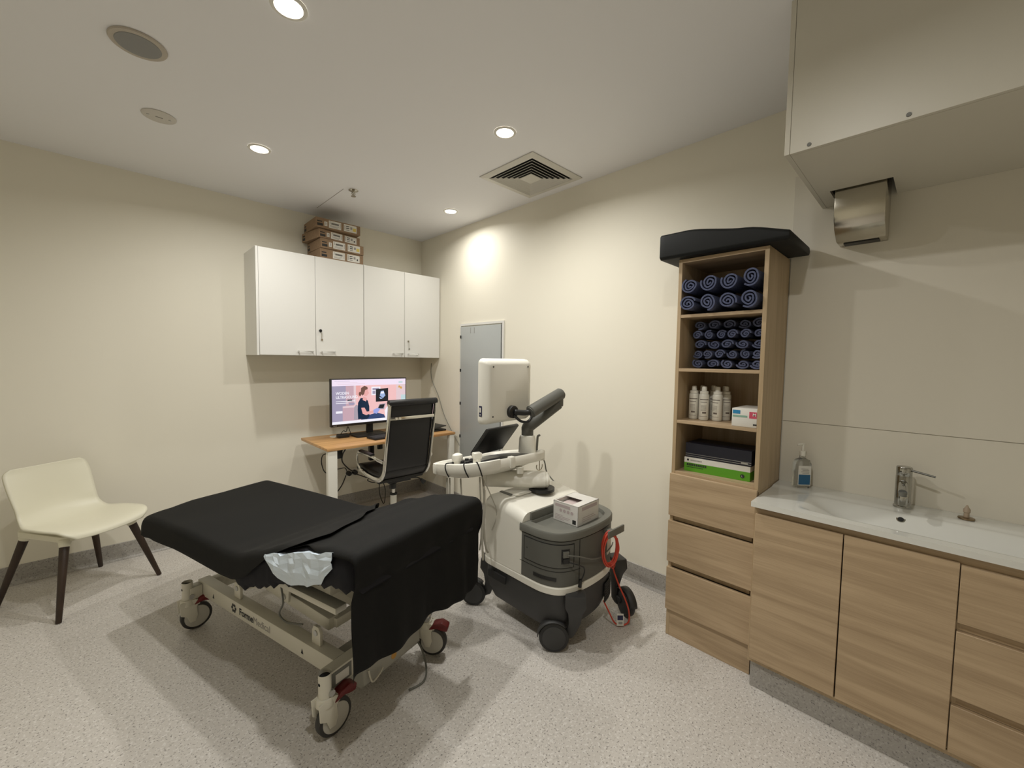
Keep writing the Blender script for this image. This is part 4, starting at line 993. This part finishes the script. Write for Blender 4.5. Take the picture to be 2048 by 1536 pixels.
def orange_cable():
    b = MB(); c = rearpt(.575, .47, .030); r2 = random.Random(5)
    ax = Vector((.85, -.4, 0)).normalized()
    for k in range(5):
        rx, rz_ = .040+.006*r2.random(), .078+.012*r2.random(); dx = .012*(r2.random()-.5); oy = -.004*k
        b.tube([c+ax*(math.cos(2*PI*i/20)*rx+dx)+Vector((0, oy, math.sin(2*PI*i/20)*rz_-.004*k)) for i in range(20)], .0042, 6, 2, closed=True)
    top = rearpt(.62, .44, .03)
    b.tube([c+ax*.03+Vector((0, -.02, .05)), c+ax*.050+Vector((0, -.012, -.02)), (1.917, 1.165, .342), (1.937, 1.145, .25), (1.965, 1.112, .154), (1.983, 1.100, .085), (1.990, 1.105, .025), (1.968, 1.128, .0065), (1.935, 1.155, .02), (1.905, 1.175, .085), (1.880, 1.195, .15)], .0045, 6, 8)
    tie = Vector((1.917, 1.165, .342)); b.tube([tie+Vector((math.cos(a)*.016, 0, math.sin(a)*.012)) for a in [2*PI*i/12 for i in range(12)]], .0035, 6, closed=True)
    o = tag(b.build('extension_lead', M['orange']), 'coiled orange-red extension lead hung on the back of the trolley and trailing to the floor', 'cable')
    WM[o.name] = Matrix.Identity(4)
    d = Vector((.72, -.69, 0)).normalized(); p = Vector((1.945, 1.128, .012))
    tg = MB().obox(p-d*.019, d*.038, Vector((0, 0, 1))*.062+Vector((.006, .006, 0)), Vector((.69, .72, 0))*.0012).build('test_tag', M['label'], o)
    q = p+Vector((-.69, -.72, 0))*.0008
    MB().obox(q-d*.015+Vector((0, 0, .030))+Vector((.003, .003, 0)), d*.030, Vector((0, 0, .024))+Vector((.0023, .0023, 0)), Vector((-.69, -.72, 0))*.0006).build('tag_print', M['darkblue'], tg)
    MB().obox(q-d*.010+Vector((0, 0, .010)), d*.022, Vector((0, 0, .012))+Vector((.001, .001, 0)), Vector((-.69, -.72, 0))*.0006).build('tag_text', M['inkg'], tg)
orange_cable()

# ------------------------------------------------------------------ tall oak shelf tower
TX0, TY0, TY1 = 2.086, .537, .940
SH = [1.149, 1.414, 1.685]   # shelf tops
def tower():
    t = thing('shelf_tower', 'tall oak-laminate tower with four open shelves above three drawers', 'shelf unit', (2.26, .74, 0))
    v, h = M['oak_v'], M['oak_h']; k = .018
    MB().box(TX0, XR-.010, TY0, TY0+k, .86, 1.962).build('side_panel', v, t, bevel=.0008, seg=1)
    MB().box(TX0, XR-.002, TY1-k, TY1, .001, 1.962).build('side_panel', v, t, bevel=.0008, seg=1)
    MB().box(TX0+.02, XR-.010, TY0, TY0+k, .001, .86).build('side_panel', v, t, bevel=.0008, seg=1)
    MB().box(TX0, XR-.010, TY0+k, TY1-k, 1.944, 1.962).build('top_panel', h, t, bevel=.0008, seg=1)
    MB().box(XR-.018, XR-.010, TY0+k, TY1-k, .86, 1.944).build('back_panel', v, t, smooth=False)
    for z in SH+[.884]: MB().box(TX0+.001, XR-.018, TY0+k, TY1-k, z-.016, z).build('shelf', h, t, bevel=.0008, seg=1)
    for z0, z1 in ((.651, .871), (.405, .622), (.148, .374)):
        MB().box(TX0-.018, TX0-.001, TY0, TY1, z0, z1).build('drawer_front', h, t, bevel=.0012, seg=1)
    for z0, z1 in ((.622, .651), (.374, .405)): MB().box(TX0+.010, TX0+.022, TY0+k, TY1-k, z0, z1).build('finger_rail', v, t, smooth=False)
    MB().box(TX0, TX0+.016, TY0+.001, TY1-k, .001, .147).build('plinth', h, t, smooth=False)
tower()
# wedge cushion on top
P0 = [(2.03, .43), (2.03, 1.022), (2.38, 1.10), (2.43, .40)]
def wedge():
    def zt(y): return 1.9635+interp(y, [(.40, .028), (.62, .085), (.88, .128), (1.10, .128)])
    rings = []
    n = 20
    for i in range(n+1):
        y = .455+(1.022-.455)*i/n; z1 = zt(y); z0 = 1.9645
        x0, x1 = 2.035, 2.43; r = .012
        rings.append([Vector((x0+r, y, z0)), Vector((x0, y, z0+r)), Vector((x0, y, z1-r)), Vector((x0+r, y, z1)), Vector((x1-r, y, z1)), Vector((x1, y, z1-r)), Vector((x1, y, z0+r)), Vector((x1-r, y, z0))])
    tag(MB().loft(rings).build('wedge_cushion', M['soft'], bevel=.004), 'black vinyl wedge cushion lying on top of the oak shelf tower', 'cushion')
wedge()
# rolled towels
def towel(y, z, x0, ln, ry, rz_, seed, label, group, turns=3.2):
    r2 = random.Random(seed); pts = []; n = 30; N = int(n*turns); th = .0088
    ph = r2.random()*6.28; dirn = 1
    for i in range(N+1):
        a = 2*PI*i/n; k = i/N; r = .17+.77*k
        w_ = 1+.13*math.sin(2*a+ph)*(1-.75*k)+.10*math.sin(3*a+ph*2+k*4)*(1-k)+.05*math.sin(5*a+ph*3)*(1-k)
        pts.append((math.cos(a*dirn+ph)*(r*ry-th*.5)*w_, math.sin(a*dirn+ph)*(r*rz_-th*.5)*w_))
    def ringat(x, j):
        inn, out = [], []
        for i, (a, b) in enumerate(pts):
            q = Vector((pts[min(i+1, N)][0]-pts[max(i-1, 0)][0], pts[min(i+1, N)][1]-pts[max(i-1, 0)][1])).normalized(); nn = Vector((q.y, -q.x))
            xx = x+(.006*(1-i/N) if j else 0)
            out.append(Vector((xx, y+a+nn.x*th*.42, z+b+nn.y*th*.42))); inn.append(Vector((xx, y+a-nn.x*th*.42, z+b-nn.y*th*.42)))
        return out+inn[::-1]
    b = MB(); R0, R1 = ringat(x0, 1), ringat(x0+ln, 0); m = len(R0)
    b.loft([R0, R1], cap=False)
    for i in range(N): b.add([R0[i], R0[i+1], R0[m-2-i], R0[m-1-i]], [(0, 1, 2, 3)])
    return tag(b.build('rolled_towel', M['towel'], ang=60), label, 'towel', group)
rows = [('bottom', 1.7315, 2.066), ('top', 1.826, 2.070)]; posn = ['leftmost', 'second from left', 'third from left', 'rightmost']
jit = [[(0, .045, .0435, 0), (0, .044, .045, 0), (0, .045, .0435, 0), (0, .046, .045, 0)], [(0, .045, .043, -.004), (0, .046, .046, 0), (0, .045, .045, -.001), (0, .044, .047, .003)]]
for ri, (rn, z, x) in enumerate(rows):
    for ci in range(4):
        dx, ry, rz_, dz = jit[ri][ci]; y = .876-ci*.0905
        towel(y, z+dz+(rz_-.042)+.0015, x-(.012 if ri == 0 else 0)+.004*((ci*7) % 3), .30, ry, rz_, 10*ri+ci, 'rolled navy towel, %s of the %s row on the top shelf' % (posn[ci], rn), 'rolled towels on the top shelf', 2.6)
for r in range(5):
    nc = 6 if r in (1, 3) else 5
    for c in range(nc):
        z = 1.4400+r*.0486; y = .895-(c+.5)*.338/nc+(.004 if r % 2 else -.003); hw = .338/nc/2-.0005
        rown = ['bottom', 'second lowest', 'middle', 'second highest', 'top'][r]; coln = ['first', 'second', 'third', 'fourth', 'fifth', 'sixth'][c]
        towel(y, z, 2.165+.008*((r*3+c*5) % 4), .235, min(hw+.002, .035), .0272, 100+r*10+c, 'small navy towel roll, %s from left in %s row, second shelf' % (coln, rown), 'rolled towels on the second shelf', 2.0)
# spray bottles
def bottle0():
    t = thing('spray_bottle', '', 'bottle', (2.20, .884, 1.150), 0)
    MB().lathe([(.021, .0), (.0238, .004), (.0238, .122), (.0232, .130), (.0205, .134)], n=20).build('body', M['white'], t, local=True)
    MB().lathe([(.0185, .134), (.0205, .135), (.0205, .147), (.0125, .150), (.0115, .170), (.009, .173)], n=20).build('nozzle_cap', M['white'], t, local=True)
    b = MB()
    def arc(a0, a1, z0, z1, r=.0241):
        g = []
        for i in range(9):
            a = a0+(a1-a0)*i/8; g.append([Vector((math.cos(a)*r, math.sin(a)*r, z0)), Vector((math.cos(a)*r, math.sin(a)*r, z1))])
        b.grid(g)
    arc(PI*.75, PI*1.35, .104, .108); arc(PI*.8, PI*1.25, .091, .0935)
    for i in range(5): arc(PI*.85, PI*1.2, .074-i*.006, .0755-i*.006)
    arc(PI*.95, PI*1.2, .034, .043); arc(PI*.75, PI*1.3, .019, .0205)
    b.build('printed_label', mat('label_print', (.16, .13, .11), .6), t, local=True, smooth=False)
    return t
b0 = bottle0(); b0['label'] = 'white spray bottle at the left of the front row on the third shelf'; b0['group'] = 'white spray bottles'
for x, y, rz, l in [(2.192, .830, .25, 'white spray bottle in the middle of the front row, third shelf'), (2.215, .772, -.3, 'white spray bottle at the right of the front row, third shelf'),
                    (2.268, .806, .1, 'white spray bottle in the second row between the middle and right front bottles'), (2.276, .752, .5, 'white spray bottle in second row nearest the white box'),
                    (2.262, .866, -.2, 'white spray bottle half hidden behind the left front bottle'), (2.325, .775, .4, 'white spray bottle in the back row, right of the group'), (2.33, .835, -.1, 'white spray bottle in the back row, middle of the group')]:
    dup(b0, (x, y, 1.150), rz, l)
# cartons on lower shelves
t = thing('glove_carton', 'small white carton with blue and pink labels beside the spray bottles', 'box', (2.2, .61, 1.15))
MB().box(2.096, 2.30, .558, .664, 1.1497, 1.234).build('carton', M['label'], t, bevel=.002)
MB().box(2.0952, 2.096, .628, .660, 1.209, 1.226).build('blue_patch', M['cyan'], t); MB().box(2.0952, 2.096, .598, .660, 1.194, 1.203).build('green_text', M['palegr'], t)
pp = MB().box(2.0952, 2.096, .559, .590, 1.192, 1.222).build('pink_patch', M['pink'], t)
text('letter', 'M', .018, M['label'], pp, (2.0948, .576, 1.203), (0, -1, 0), (0, 0, 1), depth=.0002, bold=.0005); MB().box(2.0952, 2.096, .558, .573, 1.160, 1.167).build('small_print', M['ink'], t)
t = thing('glove_box', 'flat green and white glove box on the lowest open shelf', 'box', (2.2, .74, .884))
def flatbox(t, z0, z1, y0, y1, x0, x1, skew, mats_bands):
    for nm, a, c, m_ in mats_bands:
        MB().obox((x0, y0, z0+(z1-z0)*a), (x1-x0, 0, 0), (-skew, y1-y0, 0), (0, 0, (z1-z0)*(c-a))).build(nm, m_, t, smooth=False)
flatbox(t, .8845, .956, .590, .893, 2.150, 2.32, .02, [('green_band', 0, .62, M['green']), ('white_band', .621, 1, M['label'])])
def strip(name, y0, y1, z0, z1, m_, n):
    b = MB(); f = lambda y: 2.130+(.893-y)*.02/.303
    for i in range(n):
        ya = y0+(y1-y0)*i/n; yb = y0+(y1-y0)*(i+.72)/n
        b.add([(f(ya)-.0007, ya, z0), (f(yb)-.0007, yb, z0), (f(yb)-.0007, yb, z1), (f(ya)-.0007, ya, z1)], [(0, 1, 2, 3)])
    b.build(name, m_, t, smooth=False)
strip('band_lettering', .880, .782, .914, .925, M['ink'], 11); strip('small_lettering', .880, .80, .905, .909, M['ink'], 12); strip('brand_line', .862, .806, .939, .946, M['inkg'], 9)
MB().cyl((2.1306, .875, .943), (2.132, .875, .943), .0055, n=14).build('brand_mark', M['ink'], t)
dd = Vector((.02, -.303, 0)).normalized()
MB().cyl((2.1462, .622, .906), (2.1475, .622, .906), .009, n=16).build('size_dot', M['ink'], t)
text('size_letter', 'L', .012, M['label'], t, (2.1453, .6255, .902), (.02, -.303, 0), (0, 0, 1), depth=.0002)
t = thing('glove_box', 'dark navy glove box stacked on the green glove box', 'box', (2.2, .74, .957))
flatbox(t, .9572, 1.030, .586, .890, 2.148, 2.318, .012, [('carton', 0, 1, M['navy'])])
MB().obox((2.1472, .586, .974), (.0006, 0, 0), (-.012, .304, 0), (0, 0, .0018)).build('silver_line', M['alu'], t); MB().obox((2.1472, .586, .964), (.0006, 0, 0), (-.012, .304, 0), (0, 0, .0018)).build('silver_line', M['alu'], t)
MB().obox((2.1472, .60, .9665), (.0006, 0, 0), (-.0012, .03, 0), (0, 0, .006)).build('silver_text', M['alu'], t)

# ------------------------------------------------------------------ vanity with basin
VX = 1.996; VY0, VY1 = -.49, .530
def vanity():
    t = thing('vanity_cabinet', 'long oak-laminate vanity cabinet with two doors and a drawer stack under the basin', 'vanity cabinet', (2.2, .0, 0))
    v, h = M['oak_v'], M['oak_h']; k = .016
    b = MB(); b.box(VX+.018, XR-.010, VY1-k, VY1-.002, .118, .822); b.box(VX+.018, XR-.010, VY0, VY0+k, .118, .822); b.box(VX+.018, XR-.010, VY0+k, VY1-k, .118, .134); b.box(XR-.02, XR-.010, VY0+k, VY1-k, .134, .822)
    b.build('carcass', v, t, smooth=False)
    MB().box(VX+.018, VX+.03, VY0+k, VY1-k, .772, .822).build('finger_rail', h, t, smooth=False)
    for y0, y1 in ((.219, .519), (-.086, .215)): MB().box(VX, VX+.017, y0, y1, .140, .792).build('door', h, t, bevel=.0012, seg=1)
    MB().box(VX+.018, VX+.030, -.10, -.076, .14, .77).build('divider', v, t, smooth=False)
    for z0, z1 in ((.592, .787), (.336, .562), (.140, .306)): MB().box(VX, VX+.017, VY0, -.089, z0, z1).build('drawer_front', h, t, bevel=.0012, seg=1)
    for z0, z1 in ((.562, .592), (.306, .336)): MB().box(VX+.018, VX+.030, VY0+k, -.10, z0, z1).build('finger_rail', h, t, smooth=False)
    MB().box(VX+.028, VX+.04, VY0, VY1-.012, .001, .118).build('plinth', M['cove'], t, smooth=False)
vanity()
def basin():
    z1 = .846; x0, x1, y0, y1 = 1.980, XR-.009, VY0-.01, .534
    t = thing('wash_basin', 'glossy white ceramic basin top with a wide shallow bowl on the vanity', 'basin', (2.2, .0, z1))
    # grid top with a dished bowl
    bx0, bx1, by0, by1 = 2.035, 2.285, -.40, .385
    def dep(x, y):
        def sm(a): a = max(0, min(1, a)); return a*a*(3-2*a)
        ex = sm((x-bx0)/.05)*sm((bx1-x)/.085); ey = sm((y-by0)/.16)*sm((by1-y)/.16)
        return -.062*ex*ey
    nx, ny = 44, 80; top = []
    for i in range(nx+1):
        x = x0+(x1-x0)*i/nx; top.append([Vector((x, y0+(y1-y0)*j/ny, z1+dep(x, y0+(y1-y0)*j/ny)+.006*max(0, min(1, (x-2.30)/.03)))) for j in range(ny+1)])
    b = MB().grid(top)
    rim = [top[0][j] for j in range(ny+1)]+[top[i][ny] for i in range(1, nx+1)]+[top[nx][j] for j in range(ny-1, -1, -1)]+[top[i][0] for i in range(nx-1, 0, -1)]
    low = [Vector((p.x, p.y, .824)) for p in rim]
    b.loft([rim, low], cap=False)
    inner = [Vector((2.2+(p.x-2.2)*.93, p.y*.97, .824)) for p in low]; b.loft([low, inner], cap=False)
    b.build('basin', M['ceramic'], t, bevel=0, ang=50)
    c = Vector((2.258, .071, .826)); nrm = Vector((-.62, 0, .78)).normalized()
    o = MB().cyl(c, c+nrm*.004, .016, .014, 20).build('overflow_ring', M['chrome'], t); MB().cyl(c+nrm*.004, c+nrm*.0048, .0095, n=16).build('overflow_hole', M['dark'], o)
    MB().lathe([(.020, .7865), (.022, .788), (.015, .789)], (2.16, .045, 0), 20).build('waste_outlet', M['chrome'], t)
basin()
t = thing('mixer_tap', 'chrome cylindrical mixer tap with pin lever behind the basin', 'tap', (2.365, .074, .852))
MB().lathe([(.029, .8525), (.029, .859), (.0255, .862), (.0255, .985), (.0248, .986), (.0248, .988), (.0255, .989), (.0255, 1.020), (.023, 1.024)], (2.365, .074, 0), 28).build('body', M['tapchrome'], t)
MB().tube([(2.35, .074, .955), (2.32, .073, .957), (2.27, .071, .950), (2.235, .070, .941)], .0145, 14, 4).build('spout', M['tapchrome'], t)
MB().cyl((2.233, .070, .928), (2.233, .070, .944), .0125, n=16).build('aerator', M['grey2'], t)
MB().cyl((2.362, .055, 1.012), (2.352, -.018, 1.000), .0042, .0038, 10).build('lever', mat('lever_steel', (.16, .16, .15), .3, 1), t)
t = thing('basin_plug', 'small brass-coloured pop-up basin waste standing on the ledge right of the tap', 'basin plug', (2.365, -.108, .852))
br = mat('aged_metal', (.30, .23, .15), .35, 1)
MB().lathe([(.022, .8525), (.024, .855), (.023, .859), (.008, .861)], (2.365, -.108, 0), 24).build('plug_disc', br, t)
MB().lathe([(.008, .861), (.008, .878), (.010, .88), (.010, .892), (.006, .898), (.002, .908)], (2.365, -.108, 0), 12).build('stem', mat('plug_stem', (.42, .33, .24), .5), t)
def sanitizer():
    x, y, z = 2.375, .430, .8525
    t = thing('sanitizer_bottle', 'clear pump bottle of hand sanitiser with white and blue label by the tower', 'bottle', (x, y, z))
    rz = math.radians(42); Rm = Matrix.Rotation(rz, 3, 'Z')
    def rg(h, a, b_, r): return [Vector((x, y, z+h))+Rm@Vector((p, q, 0)) for p, q in rrect(0, 0, a, b_, r, 5)]
    MB().loft([rg(0, .018, .034, .012), rg(.004, .021, .038, .015), rg(.115, .021, .038, .015), rg(.132, .018, .032, .015), rg(.142, .011, .012, .010), rg(.152, .011, .012, .010)]).build('bottle', M['gel'], t)
    def face(name, u0, u1, h0, h1, m_, off, par=None):
        o = Vector((x, y, z))+Rm@Vector((-.0215-off, u0, h0)); return MB().obox(o, Rm@Vector((.0006, 0, 0)), Rm@Vector((0, u1-u0, 0)), (0, 0, h1-h0)).build(name, m_, par or t, smooth=False)
    lb = face('label', -.029, .029, .014, .108, M['label'], .001); face('blue_panel', -.026, .026, .018, .066, M['blue'], .0016, lb)
    for i in range(4): face('label_line', -.020+.004*(i == 0), .016-.006*(i % 2), .092-i*.007, .0945-i*.007, M['inkg'], .0016, lb)
    MB().cyl((x, y, z+.152), (x, y, z+.176), .0125, .012, 20).build('collar', M['white'], t, bevel=.002)
    b = MB().cyl((x, y, z+.176), (x, y, z+.205), .005, n=12); d = Rm@Vector((-.3, .95, 0))
    b.tube([Vector((x, y, z+.207))-d*.008, Vector((x, y, z+.209))+d*.015, Vector((x, y, z+.205))+d*.032], .006, 8, 4, flat=(.8, 1)); b.build('pump_head', M['white'], t, bevel=.001)
sanitizer()
